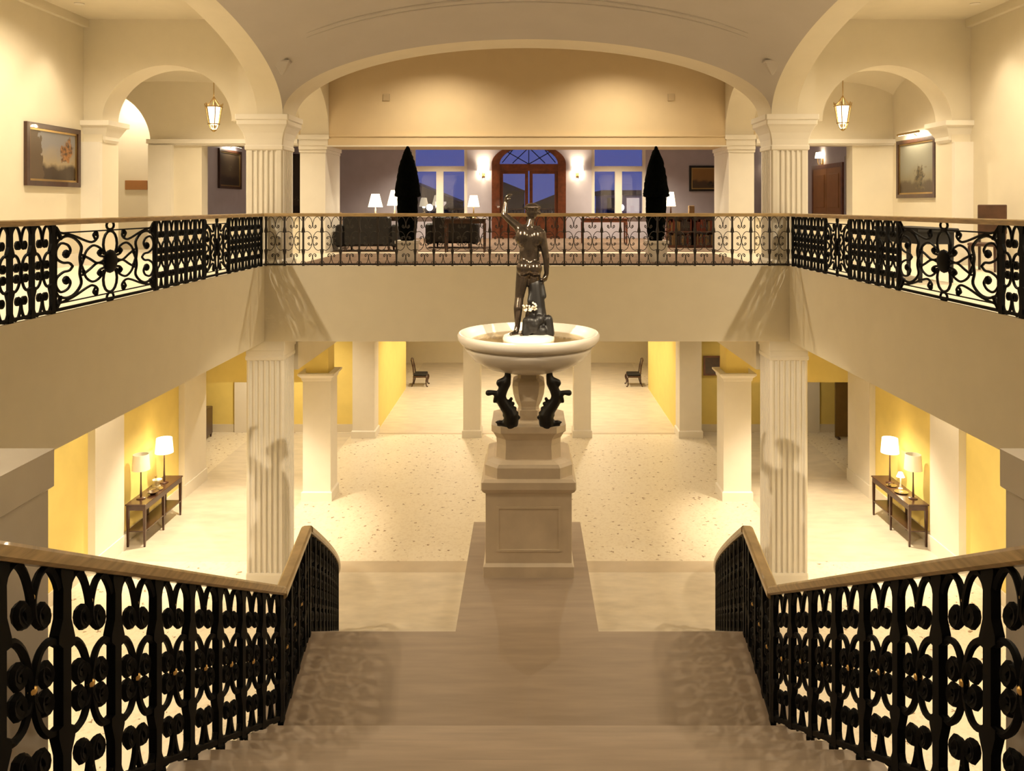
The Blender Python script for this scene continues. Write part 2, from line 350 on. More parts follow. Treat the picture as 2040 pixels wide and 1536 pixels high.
def sail(x0, x1, y0, y1, zs, C, n=40):
    m = MB(); vs = []; fs = []
    for j in range(n+1):
        v = -math.cos(PI*j/n)
        for i in range(n+1):
            u = -math.cos(PI*i/n)
            vs.append(((x0+x1)/2+u*(x1-x0)/2, (y0+y1)/2+v*(y1-y0)/2, zs+C*math.sqrt(max(0, 2-u*u-v*v))))
    k = len(vs); vs += [(x, y, z+0.06) for x, y, z in vs]; q = n+1
    for j in range(n):
        for i in range(n):
            a = j*q+i; fs.append((a, a+1, a+q+1, a+q)); fs.append((k+a, k+a+q, k+a+q+1, k+a+1))
    rim = [i for i in range(q)]+[j*q+n for j in range(1, q)]+[n*q+i for i in range(n-1, -1, -1)]+[j*q for j in range(n-1, 0, -1)]
    for i in range(len(rim)): a, b = rim[i], rim[(i+1) % len(rim)]; fs.append((a, k+a, k+b, b))
    return m.add(vs, fs)
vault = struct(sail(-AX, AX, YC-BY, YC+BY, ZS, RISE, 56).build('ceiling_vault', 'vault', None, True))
def on_vault(px, py):                          # where a sight line meets the vault
    lo, hi = 5.2, YC+BY-0.02
    f = lambda Y: at(px, py, Y).z-vault_z((px-PX)*Y/F, Y)
    for _ in range(60):
        mid = (lo+hi)/2
        if f(mid) < 0: lo = mid
        else: hi = mid
    return at(px, py, lo)
for off, r in ((0, 0.022), (9, 0.016)):
    pts = [on_vault(PX+dx, y+off) for dx, y in ((-440, 66), (-400, 52), (-330, 32), (-200, 8), (-60, -4))]
    pts = pts+[Vector((-p.x, p.y, p.z)) for p in reversed(pts)]
    for arc in (pts, [Vector((p.x, 2*YC-p.y, p.z)) for p in pts]):
        q = [Vector((p.x, p.y, vault_z(p.x, p.y)-0.004)) for p in spline(arc, 8)]
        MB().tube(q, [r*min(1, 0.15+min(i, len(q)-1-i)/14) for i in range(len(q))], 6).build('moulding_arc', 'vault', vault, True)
for sg in (-1, 1):                             # small ledges where the ribs leave the pendentives
    q = on_vault(PX+sg*490, 123)
    MB().sqloft([(0.02, q.z-0.22), (0.13, q.z-0.01), (0.15, q.z), (0.15, q.z+0.03)], q.x, q.y+0.06, 0.01, 0.6).build('ledge', 'vault', vault)
sbox('ceiling_gallery_far', 'cream', -5.26, 5.26, 15.66, 18.85, 10.75, 10.9)
sbox('ceiling_near', 'cream', -5.26, 5.26, -6, 4.14, 10.75, 10.9)
sbox('ceiling_sky_block', 'cream', -13.2, 13.2, -6, 20.3, 11.2, 11.3)  # unseen slab added above the ceilings to keep sky light out
for nm, sg in (('left', -1), ('right', 1)):
    a, b = sorted((sg*4.9, sg*8.6)); sbox('ceiling_gallery_'+nm, 'cream', a, b, -6, 15.2, 10.45, 10.6)
wl = sbox('wall_left', 'cream', -8.5, -8.3, -6, 15.2, F2, 10.45)
wr = sbox('wall_right', 'cream', 8.3, 8.5, -6, 15.2, F2, 10.45)
for sg, w in ((-1, wl), (1, wr)):
    def side(name, y0, y1, z0, z1, t, m='trim'):
        a, b = sorted((sg*8.3, sg*(8.3-t))); sbox(name, m, a, b, y0, y1, z0, z1, w)
    side('pilaster', 10.6, 12.15, F2, 8.55, 0.10); side('pilaster_cap', 10.5, 12.25, 8.55, 8.75, 0.16)
    side('pilaster', 6.0, 7.5, F2, 8.55, 0.10); side('pilaster_cap', 5.9, 7.6, 8.55, 8.75, 0.16)
    side('skirting', -6, 15.2, F2, F2+0.22, 0.03); side('cornice', -6, 15.2, 10.3, 10.45, 0.10, 'cream')
# the arch walls that close the side galleries, with their imposts
for nm, sg, xo in (('left', -1, -11.3), ('right', 1, 8.7)):
    f = lambda pts: [(sg*u, z) for u, z in pts]
    o = struct(MB().prism(f([(abs(xo), 10.9), (4.94, 10.9), (4.94, 8.55), (5.53, 8.55)]+ell_arc(6.74, 1.21, 8.55, 1.04, 40, True)[1:]+[(7.95, F2), (abs(xo), F2)]), 'x', 15.2, 15.8).build('wall_arch_'+nm, 'cream', None, True))
    a, b = sorted((sg*7.95, sg*8.3))
    MB().box(a, b, 15.10, 15.2, F2, 8.15).build('pier_face', 'trim', o)
    cx, hw = (a+b)/2, (b-a)/2
    MB().sqloft([(hw+0.02, 8.15), (hw+0.05, 8.2), (hw+0.05, 8.26), (hw+0.14, 8.44), (hw+0.18, 8.46), (hw+0.18, 8.55)], cx, 15.48, 0.005, 1.15).build('impost', 'trim', o)
    sbox('skirting', 'trim', a-0.01, b+0.01, 15.07, 15.1, F2, F2+0.22, o)
    # passage behind
    struct(sail(min(sg*5.26, xo), max(sg*5.26, xo), 15.75, 18.85, 9.25, 0.6, 24).build('ceiling_passage_'+nm, 'cream', None, True))
    xw = 8.74 if sg < 0 else 8.5
    m = MB()
    for (u0, u1, z0, z1) in ((7.55, xw, F2, 10.9), (5.3, 7.55, F2, 6.74), (5.3, 7.55, 8.36, 10.9)): m.box(*sorted((sg*u0, sg*u1)), 18.85, 19.2, z0, z1)
    w = struct(m.build('wall_passage_'+nm, 'cream'))
    MB().box(*sorted((sg*5.3, sg*7.7)), 18.80, 19.25, 6.68, 6.75).build('sill', 'trim', w)
    MB().box(*sorted((sg*5.3, sg*(xw+0.02))), 18.78, 18.85, 8.36, 8.40).box(*sorted((sg*5.3, sg*(xw+0.05))), 18.74, 18.85, 8.40, 8.50).build('band', 'trim', w)
    if sg < 0:
        MB().box(-8.74, -8.2, 18.72, 18.85, F2, 8.36).build('pilaster', 'trim', w)
        struct(MB().prism([(-11.3, 8.4), (-11.3, 10.9), (-8.74, 10.9), (-8.74, 8.4)]+ell_arc(-9.98, 1.24, 8.4, 1.24, 32), 'x', 18.85, 19.2).build('wall_niche_arch', 'cream', None, True))
        sbox('ceiling_niche', 'cream', -11.3, -8.6, 19.2, 20.4, 10.2, 10.3)
        sbox('wall_niche_back', 'cream', -11.3, -8.6, 20.4, 20.6, F2, 10.9); sbox('wall_passage_outer', 'cream', -11.5, -11.3, 15.0, 20.6, F2, 10.9)
    else: sbox('wall_passage_side', 'cream', 8.5, 8.7, 15.6, 19.2, F2, 10.9)
# wall over the lobby opening
lw = struct(MB().box(-5.3, 5.3, 18.85, 20.3, 8.36, 10.9).build('wall_lobby_front', 'tan'))
MB().box(-4.66, 4.66, 18.80, 18.85, 8.36, 8.56).box(-4.66, 4.66, 18.78, 18.85, 8.56, 8.60).build('band', 'tan', lw)
MB().box(-4.66, 4.66, 18.78, 18.84, 8.33, 8.36).build('soffit_bead', 'trim', lw)
MB().tube([Vector((u, 18.84, z)) for u, z in ell_arc(0, 4.0, 9.75, 0.93, 30)[6:25]], 0.012, 5).build('cornice_line', 'tan', lw)
for sg, px in ((-1, 770), (1, 1337)):
    q = at(px, 194, 18.85)
    g = thing('wall_vent', (q.x, q.y, q.z-0.08), 'small square vent grille over the lobby opening '+{-1: 'on the orange-tree painting side', 1: 'on the wall chair side'}[sg], 'vent', 'wall vents')
    MB().box(q.x-0.08, q.x+0.08, 18.825, 18.85, q.z-0.08, q.z+0.08).build('plate', 'grille', g)
    for k in range(4): MB().box(q.x-0.06, q.x+0.06, 18.815, 18.825, q.z-0.055+k*0.033, q.z-0.04+k*0.033).build('slat', 'tan', g)
# lobby shell
YB = 27.4
DCX, DHW = 0.06, 1.25
WINS = ((-3.88, -2.02), (2.18, 4.0))
m = MB()
for a, b in ((-8.6, WINS[0][0]), (WINS[0][1], DCX-DHW), (DCX+DHW, WINS[1][0]), (WINS[1][1], 8.6)): m.box(a, b, YB, YB+0.3, F2, 9.4)
for a, b in WINS: m.box(a, b, YB, YB+0.3, F2, 6.62).box(a, b, YB, YB+0.3, 9.1, 9.4)
m.prism([(DCX-DHW, 8.37), (DCX-DHW, 9.4), (DCX+DHW, 9.4), (DCX+DHW, 8.37)]+ell_arc(DCX, DHW, 8.37, 0.68, 32), 'x', YB, YB+0.3)
struct(m.build('wall_lobby_back', 'lilac'))
sbox('wall_lobby_left', 'lilac', -8.8, -8.6, 19.2, YB+0.3, F2, 9.4)
m = MB()
for (y0, y1, z0, z1) in ((19.2, 21.55, F2, 9.4), (22.0, YB+0.3, F2, 9.4), (21.55, 22.0, F2, 6.8), (21.55, 22.0, 8.3, 9.4)): m.box(8.6, 8.8, y0, y1, z0, z1)
struct(m.build('wall_lobby_right', 'lilac'))
sbox('ceiling_lobby', 'lilac', -8.8, 8.8, 19.2, YB+0.3, 9.4, 9.5)
sbox('wall_back', 'cream', -13.2, 13.2, -6.2, -6, 0, 11.2)
# lower hall
for nm, sg in (('left', -1), ('right', 1)):
    def lb(name, m, u0, u1, y0, y1, z0, z1, parent=None): return sbox(name, m, min(sg*u0, sg*u1), max(sg*u0, sg*u1), y0, y1, z0, z1, parent)
    w = lb('wall_lower_'+nm, 'yellow', 8.3, 8.5, -6, 20.66, 0, C1)
    for y0, y1 in ((10.6, 11.7), (15.35, 16.45), (19.35, 20.66)):
        lb('pilaster', 'trim', 8.16, 8.3, y0, y1, 0, C1, w); lb('pilaster_base', 'trim', 8.13, 8.3, y0-0.03, y1+(0.03 if y1 < 20 else 0), 0, 0.3, w)
    y = -6
    for y0, y1 in ((-6, 10.57), (11.73, 15.32), (16.48, 19.32)): lb('baseboard', 'skirt', 8.27, 8.3, y0, y1, 0, 0.24, w)
    h = lb('wall_header_'+nm, 'yellow', 5.3, 8.3, 20.66, 20.95, 2.47, C1)
    lb('wall_return_'+nm, 'yellow', 8.3, 13.2, 20.66, 20.95, 0, C1)
    bk = lb('wall_rear_'+nm, 'yellow', 5.3, 13.2, 25.0, 25.3, 0, C1)
    lb('pilaster', 'trim', 8.55, 8.98, 24.92, 25.0, 0, C1, bk); lb('baseboard', 'skirt', 5.3, 13.2, 24.97, 25.0, 0, 0.24, bk)
    lb('wall_outer_'+nm, 'yellow', 13.2, 13.4, -6, 37, 0, 11.2)
    lb('wall_hall_'+nm, 'yellow', 4.62, 4.9, 25.02, 31.0, 0, C1)
    lb('wall_recess_'+nm, 'yellow', 5.5, 5.7, 31.0, 36, 0, C1)
    lb('beam_'+nm, 'cream', 4.42, 5.12, 15.68, 19.15, 3.80, C1)
    # stone pier beside the head of the stair, with a moulded cap
    p = thing('stone_pier', (sg*2.75, 3.0, 0), 'tall square stone pier with cap beside the stair head '+{-1: 'on the orange-tree painting side', 1: 'on the wall chair side'}[sg], 'pier', 'piers by the stair head')
    MB().sqloft([(0.56, 0), (0.56, 5.665)], sg*2.76, 3.025, 0.005, 1.27).build('shaft', 'white_marble', p)
    MB().sqloft([(0.575, 5.665), (0.58, 5.67), (0.58, 5.84)], sg*2.76, 3.025, 0.006, 1.25).build('cap', 'white_marble', p)
sbox('wall_hall_end', 'cream', -13.2, 13.2, 36, 36.3, 0, C1)

# ------------------------------------------------------------------ columns and piers
def fluted(hw, nf, margin, depth, cx, cy, z0, z1):
    pts = []
    side = []
    x0, x1 = -hw+margin, hw-margin; p = (x1-x0)/nf
    side.append((-hw+0.03, -hw))
    for i in range(nf):
        a = x0+i*p; g = p*0.16
        for t in range(7):
            th = PI*t/6; side.append((a+p/2-(p/2-g)*math.cos(th), -hw+depth*math.sin(th)))
    side.append((hw-0.03, -hw))
    for k in range(4):
        c, s_ = math.cos(k*PI/2), math.sin(k*PI/2)
        pts += [(cx+c*x-s_*y, cy+s_*x+c*y) for x, y in side]
    return MB().prism(pts, 'z', z0, z1)
def upper_column(cx, cy, label, grp):
    t = thing('column', (cx, cy, F2), label, 'column', grp)
    fluted(0.34, 5, 0.10, 0.028, cx, cy, F2+0.12, 7.98).build('shaft', 'trim', t)
    MB().sqloft([(0.39, F2), (0.39, F2+0.08), (0.35, F2+0.12)], cx, cy, 0.02).build('base', 'trim', t)
    MB().sqloft([(0.34, 7.98), (0.36, 8.0), (0.36, 8.06), (0.345, 8.08), (0.355, 8.18), (0.385, 8.30), (0.44, 8.41), (0.47, 8.45), (0.47, 8.52), (0.49, 8.54), (0.49, 8.63)], cx, cy, 0.02).build('capital', 'trim', t)
    return t
for sg in (-1, 1):
    upper_column(sg*4.83, 15.26, 'fluted white column with flared capital under the great arch '+{-1: 'on the orange-tree painting side', 1: 'on the wall chair side'}[sg], 'upper columns')
    upper_column(sg*4.86, 4.56, 'fluted white column beside the stair head '+{-1: 'on the orange-tree painting side', 1: 'on the wall chair side'}[sg], 'near columns')
    cx, cy = sg*4.81, 15.245
    t = thing('column', (cx, cy, 0), 'tall fluted white column on the lower floor '+{-1: 'on the decanter table side', 1: 'on the tiny lamp table side'}[sg], 'column', 'lower columns')
    fluted(0.345, 6, 0.045, 0.036, cx, cy, 0.22, 4.12).build('shaft', 'trim', t)
    MB().sqloft([(0.355, 0), (0.355, 0.18), (0.348, 0.22)], cx, cy, 0.02).build('base', 'trim', t)
    MB().sqloft([(0.345, 4.12), (0.36, 4.14), (0.36, 4.19), (0.35, 4.21), (0.35, 4.30), (0.37, 4.31), (0.37, C1)], cx, cy, 0.01).build('capital', 'trim', t)
    # square piers of the hall
    def pier(cx, cy, hw, zc, label, grp, top):
        t = thing('square_pier', (cx, cy, 0), label, 'pier', grp)
        MB().sqloft([(hw, 0), (hw, zc)], cx, cy, 0.006).build('shaft', 'trim', t)
        MB().sqloft([(hw+0.035, 0), (hw+0.035, 0.2), (hw, 0.23)], cx, cy, 0.006).build('base', 'trim', t)
        if top:
            MB().sqloft([(hw, zc), (hw+0.02, zc+0.02), (hw+0.03, zc+0.08), (hw+0.10, zc+0.15), (hw+0.10, zc+0.19)], cx, cy, 0.006).build('capital', 'trim', t)
            MB().box(cx-hw*0.8, cx+hw*0.8, cy-hw*0.9, cy+hw*0.9, zc+0.19, C1).build('upper_block', 'yellow', t)
        return t
    pier(sg*4.96, 19.48, 0.33, 2.82, 'square white pier with capital under a yellow block '+{-1: 'on the decanter table side', 1: 'on the tiny lamp table side'}[sg], 'hall piers', True)
    pier(sg*4.9, 24.65, 0.33, C1, 'square white pier at the inner passage corner '+{-1: 'on the decanter table side', 1: 'on the tiny lamp table side'}[sg], 'passage corner piers', False)
    pier(sg*1.66, 24.65, 0.26, C1, 'slim square white pier on the inner hall threshold '+{-1: 'on the decanter table side', 1: 'on the tiny lamp table side'}[sg], 'passage middle piers', False)
    t = thing('square_pier', (sg*4.97, 19.5, F2), 'square cream pier framing the lobby opening '+{-1: 'on the orange-tree painting side', 1: 'on the wall chair side'}[sg], 'pier', 'lobby piers')
    MB().box(*sorted((sg*4.68, sg*5.27)), 18.85, 20.3, F2, 8.36).build('shaft', 'trim', t)
    c = MB()
    for z0, z1, k in ((8.20, 8.27, 0.02), (8.27, 8.36, 0.05), (8.36, 8.50, 0.07), (8.50, 8.60, 0.10)): c.box(*sorted((sg*(4.68-k), sg*5.29)), 18.85-k, 18.849, z0, z1)
    for z0, z1, k in ((8.20, 8.27, 0.02), (8.27, 8.359, 0.05)): c.box(*sorted((sg*(4.68-k), sg*4.679)), 18.849, 20.28, z0, z1)
    c.build('pier_capital', 'trim', lw)

# ------------------------------------------------------------------ stairs
Y0, RUN, RIS, NUP = 5.19, 0.3133, (F2-LAND)/15, 15
SW = 1.72
t = thing('stair_flight', (0, Y0-2, LAND), 'wide pale stone flight of steps descending to the landing', 'staircase')
for i in range(1, NUP):
    z = LAND+RIS*i; y1 = Y0-RUN*(i-1); y0 = y1-RUN
    MB().box(-SW, SW, y0-0.02, y1, z-0.04, z).box(-SW+0.03, SW-0.03, y0-0.02, y1-0.025, z-RIS-0.14, z-0.04).build('step', 'step_stone', t)
MB().prism([(Y0-RUN*14, F2-0.45), (Y0-RUN*14, F2-0.75), (Y0, LAND-0.5), (Y0, LAND-0.16)], 'y', -SW+0.05, SW-0.05).build('soffit', 'stone', t)
YL = 6.64
t = thing('stair_landing', (0, 6, 0), 'brown stone landing with a tongue carrying the fountain pedestal', 'landing')
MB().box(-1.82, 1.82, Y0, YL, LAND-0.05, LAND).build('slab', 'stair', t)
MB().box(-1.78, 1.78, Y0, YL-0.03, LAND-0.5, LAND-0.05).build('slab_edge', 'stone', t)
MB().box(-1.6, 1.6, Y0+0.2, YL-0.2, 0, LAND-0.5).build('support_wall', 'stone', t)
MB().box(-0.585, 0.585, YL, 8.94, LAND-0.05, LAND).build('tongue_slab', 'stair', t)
MB().box(-0.56, 0.56, YL, 8.92, 0, LAND-0.05).build('plinth_wall', 'stone', t)
NL = 22; R2 = LAND/NL; RUN2 = 0.3030
def flare(Y):                                   # rail line: half width of the lower flight at depth Y
    k = max(0, min(1, (Y-6.5)/6.8)); return 1.74+0.85*k+0.56*k*k
t = thing('stair_flight', (0, 10, 0), 'flaring pale stone steps falling away beyond the landing around the pedestal', 'staircase')
for k in range(1, NL):
    z = LAND-R2*k; ya = YL+RUN2*(k-1); yb = ya+RUN2; a, b = flare(ya)+0.06, flare(yb)+0.06
    zb = max(0.0, z-R2-0.12)
    spans = ((-1, 0.59), (1, 0.59)) if ya < 8.94 else ((0, 0),)
    for sg, xi in spans:
        pts = [(sg*xi, ya), (sg*a, ya), (sg*b, yb), (sg*xi, yb)] if sg else [(-a, ya), (a, ya), (b, yb), (-b, yb)]
        MB().prism(pts, 'z', zb, z).build('step', 'stone', t)

# ------------------------------------------------------------------ iron railings
class Path:
    def __init__(s, pts):
        s.p = [Vector(q) for q in pts]; s.c = [0.0]
        for a, b in zip(s.p, s.p[1:]): s.c.append(s.c[-1]+math.hypot(b.x-a.x, b.y-a.y))
        s.L = s.c[-1]
    def at(s, d):
        d = max(0, min(s.L, d))
        for i in range(len(s.c)-1):
            if d <= s.c[i+1]+1e-9:
                k = (d-s.c[i])/max(1e-9, s.c[i+1]-s.c[i]); return s.p[i].lerp(s.p[i+1], k)
        return s.p[-1]
TOP = [(0.08, 0.905), (0.13, 0.945), (0.25, 0.985), (0.38, 0.955), (0.465, 0.885), (0.49, 0.825), (0.465, 0.775), (0.39, 0.755), (0.32, 0.775), (0.31, 0.805), (0.36, 0.82)]
MID = [(0.08, 0.675), (0.22, 0.688), (0.36, 0.655), (0.45, 0.585), (0.482, 0.50), (0.45, 0.415), (0.36, 0.345), (0.22, 0.312), (0.08, 0.325)]
HOOK = [(0.47, 0.545), (0.42, 0.578), (0.34, 0.586), (0.27, 0.572), (0.255, 0.548), (0.30, 0.540)]
def bay_strands():
    out = []
    for mu in (0, 1):
        g = (lambda u: 1-u) if mu else (lambda u: u)
        out.append([(g(u), v) for u, v in TOP]); out.append([(g(u), 1-v) for u, v in TOP])
        out.append([(g(u), v) for u, v in MID])
        out.append([(g(u), v) for u, v in HOOK]); out.append([(g(u), 1-v) for u, v in HOOK])
    return out
KNOBS = [(u, v) for u in (0.345, 0.655) for v in (0.79, 0.21)]+[(u, v) for u in (0.29, 0.71) for v in (0.557, 0.443)]
BAL = [(0, 0.036), (0.04, 0.036), (0.10, 0.025), (0.22, 0.027), (0.29, 0.050), (0.325, 0.052), (0.34, 0.025), (0.5, 0.025), (0.66, 0.025), (0.675, 0.052), (0.71, 0.050), (0.78, 0.027), (0.90, 0.025), (0.96, 0.040), (1.0, 0.040)]
def bay_mesh(P, s0, s1, h, r, k=1.0):
    m = MB()
    for st in bay_strands():
        q = spline([(u, v, 0) for u, v in st], 3)
        m.tube([P.at(s0+a.x*(s1-s0))+Vector((0, 0, a.y*h)) for a in q], r, 5)
    for u, v in KNOBS:
        su = s0+u*(s1-s0); wu, wv = 0.026*k, 0.030*k
        m.tube([P.at(su+wu*math.cos(2*PI*i/10))+Vector((0, 0, v*h+wv*math.sin(2*PI*i/10))) for i in range(10)], 0.0135*k, 5, True)
    return m
def baluster_mesh(P, s, h, ds=0.02, kw=1.0):
    c = P.at(s); d = P.at(s+ds)-P.at(s-ds); sl = d.z/max(1e-6, math.hypot(d.x, d.y)); d.z = 0; d.normalize(); n = Vector((-d.y, d.x, 0)); m = MB(); rings = []
    for v, w in BAL:
        w *= kw
        rings.append([tuple(c+d*(a*w)+Vector((0, 0, a*w*sl))+n*b*0.018+Vector((0, 0, v*h))) for a, b in ((-1, -1), (1, -1), (1, 1), (-1, 1))])
    return m.loft(rings)
def medallion_mesh(P, s0, s1, h, r):
    m = MB(); mid, hw = (s0+s1)/2, (s1-s0)/2
    def line(pts, closed=False, rr=r, n=4):
        q = spline([(a, v, 0) for a, v in pts], n, closed)
        for sg in (-1, 1): m.tube([P.at(mid+sg*a.x*hw)+Vector((0, 0, a.y*h)) for a in q], rr, 5, closed)
    def oval(a0, v0, ra, rv, rr=r):
        m.tube([P.at(mid+(a0+ra*math.cos(2*PI*i/16))*hw)+Vector((0, 0, (v0+rv*math.sin(2*PI*i/16))*h)) for i in range(16)], rr, 5, True)
    def knob(a, v, w=0.03):
        for sg in (-1, 1): m.ell(P.at(mid+sg*a*hw)+Vector((0, 0, v*h)), (w, w, w*1.2), 8, 5)
    line([(0.0, 0.895), (0.45, 0.895), (0.97, 0.895)], rr=r*0.6); line([(0.0, 0.10), (0.45, 0.10), (0.97, 0.10)], rr=r*0.6)
    oval(0, 0.955, 0.075, 0.05); oval(0, 0.05, 0.07, 0.055); oval(0, 0.72, 0.14, 0.165, r*1.1); oval(0, 0.28, 0.14, 0.165, r*1.1)
    c = P.at(mid)+Vector((0, 0, 0.5*h)); d = P.at(mid+0.1)-P.at(mid-0.1); ax = (0.13*hw)
    m.ell(c, (max(0.05, ax*abs(d.x)/0.2), max(0.05, ax*abs(d.y)/0.2), 0.15*h), 12, 7)
    for sv in (1, -1):
        V = lambda pts: [(a, 0.5+sv*(v-0.5)) for a, v in pts]
        line(V([(0.70, 0.5), (0.76, 0.545), (0.86, 0.555), (0.965, 0.61), (0.975, 0.70), (0.90, 0.775), (0.79, 0.755), (0.74, 0.69), (0.78, 0.635), (0.86, 0.645)]))
        line(V([(0.56, 0.5), (0.575, 0.60), (0.55, 0.72), (0.66, 0.82), (0.80, 0.855), (0.93, 0.82), (0.98, 0.76)]), rr=r*1.15)
        line(V([(0.13, 0.60), (0.20, 0.68), (0.33, 0.72), (0.46, 0.66), (0.52, 0.55), (0.55, 0.5)]))
        line(V([(0.30, 0.80), (0.33, 0.85), (0.28, 0.875), (0.25, 0.82), (0.33, 0.765), (0.45, 0.78), (0.70, 0.86), (0.92, 0.90)]))
        line(V([(0.10, 0.53), (0.25, 0.50), (0.40, 0.565), (0.53, 0.62)]))
        line(V([(0.12, 0.57), (0.20, 0.585), (0.245, 0.625), (0.20, 0.655), (0.15, 0.64)]))
        line(V([(0.90, 0.82), (0.94, 0.90), (0.99, 0.96)]), rr=r*1.6, n=2)
        knob(0.81, 0.5+sv*0.15, 0.04); knob(0.28, 0.5+sv*0.365, 0.028); knob(0.20, 0.5+sv*0.13, 0.03); knob(0.51, 0.5+sv*0.08, 0.022)
    for sg in (-1, 1):
        for q in (0.985,): m.tube([P.at(mid+sg*q*hw)+Vector((0, 0, v*h)) for v in (0.02, 0.5, 0.97)], r*1.2, 5)
    return m
def rail_profile(P, s0, s1, w, z0, z1, n):
    m = MB(); rings = []; b = min(0.014, w*0.3)
    for i in range(n+1):
        s = s0+(s1-s0)*i/n; c = P.at(s); e = 0.03; d = P.at(min(P.L, s+e))-P.at(max(0, s-e)); d.z = 0; d.normalize(); nn = Vector((-d.y, d.x, 0))
        prof = ((-w, z0+b), (-w+b, z0), (w-b, z0), (w, z0+b), (w, z1-b), (w-b, z1), (-w+b, z1), (-w, z1-b))
        rings.append([tuple(c+nn*x+Vector((0, 0, z))) for x, z in prof])
    return m.loft(rings)
def railing(name, label, cat, group, pts, h, plan, straight=True, r=0.0125, mt='iron', k=1.0, hw=0.042, nseg=1, balls=True, kw=1.0, foot=0.0, bottom=True, hm='oak'):
    P = Path(pts); base = P.at(0)
    root = thing(name, tuple(base), label, cat, group)
    rail_profile(P, 0, P.L, hw, h-0.012, h+0.050, nseg).build('handrail', hm, root, False)
    if bottom: rail_profile(P, 0, P.L, 0.016, 0.012, 0.045, nseg).build('bottom_rail', mt, root)
    bal0 = None
    def bal(s):
        nonlocal bal0
        if straight and bal0 is not None:
            o = bal0[0].copy(); COL.objects.link(o); o.parent = root; o.location = P.at(s)-P.at(bal0[1])
        else:
            o = baluster_mesh(P, s, h, kw=kw).build('baluster', mt, root)
            if bal0 is None: bal0 = (o, s)
        if foot and s < P.L-0.4:
            c = P.at(s); d = P.at(s+0.02)-P.at(s-0.02); d.z = 0; d.normalize()
            MB().tube([c+d*u+Vector((0, 0, v)) for u, v in ((a.x, a.y) for a in spline([(0, 0.02, 0), (0.01, -0.05, 0), (0.045, -0.09, 0), (0.08, -0.07, 0), (0.075, -0.035, 0), (0.05, -0.045, 0)], 3))], 0.011, 5).build('scroll_foot', mt, root, True)
    for kind, s0, s1, n in plan:
        if kind == 'bays':
            ds = (s1-s0)/n
            for i in range(n+1): bal(min(max(s0+ds*i, 0.02), P.L-0.02))
            loc0 = None; bt0 = None
            for i in range(n):
                a = s0+ds*i
                if straight and loc0 is not None:
                    o = loc0.copy(); COL.objects.link(o); o.parent = root; o.location = P.at(a)-P.at(s0)
                    for b_ in bt0 or ():
                        b = b_.copy(); COL.objects.link(b); b.parent = o
                else:
                    o = bay_mesh(P, a, a+ds, h, r, k).build('scroll_panel', mt, root, True)
                    if straight: loc0 = o
                    if balls:
                        bt0 = [MB().ell(P.at(a+ds/2)+Vector((0, 0, v*h)), rb, 8, 5).build('gilt_ball', 'gilt', o, True) for v, rb in ((0.5, 0.020), (0.862, 0.013), (0.138, 0.013))]
        else:
            medallion_mesh(P, s0, s1, h, r).build('medallion_panel', mt, root, True)
    return root
HR = 0.915; HS = 0.858
for sg in (-1, 1):
    railing('stair_railing', 'black scrolled iron railing beside the steps above the landing '+{-1: 'on the decanter table side', 1: 'on the tiny lamp table side'}[sg], 'railing', 'upper flight railings',
            [(sg*1.65, 0.75, LAND+RIS*0.6+(Y0+0.2-0.75)*RIS/RUN), (sg*1.65, Y0+0.24, LAND+0.03)], HS, [('bays', 0.33, 4.66, 12)], nseg=1, r=0.0145, k=1.15, kw=1.0, foot=1.0)
    railing('stair_railing', 'short level black iron railing along the landing '+{-1: 'on the decanter table side', 1: 'on the tiny lamp table side'}[sg], 'railing', 'landing railings',
            [(sg*1.65, Y0+0.25, LAND), (sg*1.77, 6.52, LAND)], HS, [('bays', 0.03, 1.24, 4)], nseg=1, r=0.0145, k=1.1)
    pts = []
    for i in range(25):
        Y = 6.53+(13.32-6.53)*i/24; z = LAND-(Y-6.53)*(LAND-0.0)/(13.32-6.53); pts.append((sg*(flare(Y)+0.02), Y, max(0.02, z)))
    L = Path(pts).L
    railing('stair_railing', 'black iron railing curving down the flaring lower steps '+{-1: 'on the decanter table side', 1: 'on the tiny lamp table side'}[sg], 'railing', 'lower flight railings',
            pts, HS, [('bays', 0.05, L-0.05, 21)], straight=False, nseg=40, r=0.0145, k=1.1, balls=False)
    # gallery railing along the side, from the far corner towards the stair head
    yy = lambda y: 14.80-y
    railing('gallery_railing', 'long black iron gallery railing with medallion panels '+{-1: 'on the orange-tree painting side', 1: 'on the wall chair side'}[sg], 'railing', 'side gallery railings',
            [(sg*4.83, 14.80, F2), (sg*4.83, 2.2, F2)], HR,
            [('bays', 0.05, yy(13.16), 5), ('medal', yy(13.12), yy(12.17), 0), ('bays', yy(12.13), yy(10.56), 5), ('medal', yy(10.52), yy(8.30), 0), ('bays', yy(8.26), yy(5.2), 9), ('bays', yy(5.2), yy(2.25), 9)],
            r=0.0145, k=1.1, hw=0.035, balls=False)
railing('gallery_railing', 'thin brown iron railing crossing the far gallery edge before the lobby', 'railing', None,
        [(-4.83, 14.87, F2), (4.83, 14.87, F2)], HR, [('bays', 0.05, 9.61, 28)], r=0.0065, k=0.55, mt='iron_brown', hw=0.03, balls=False, kw=0.55, hm='oak')

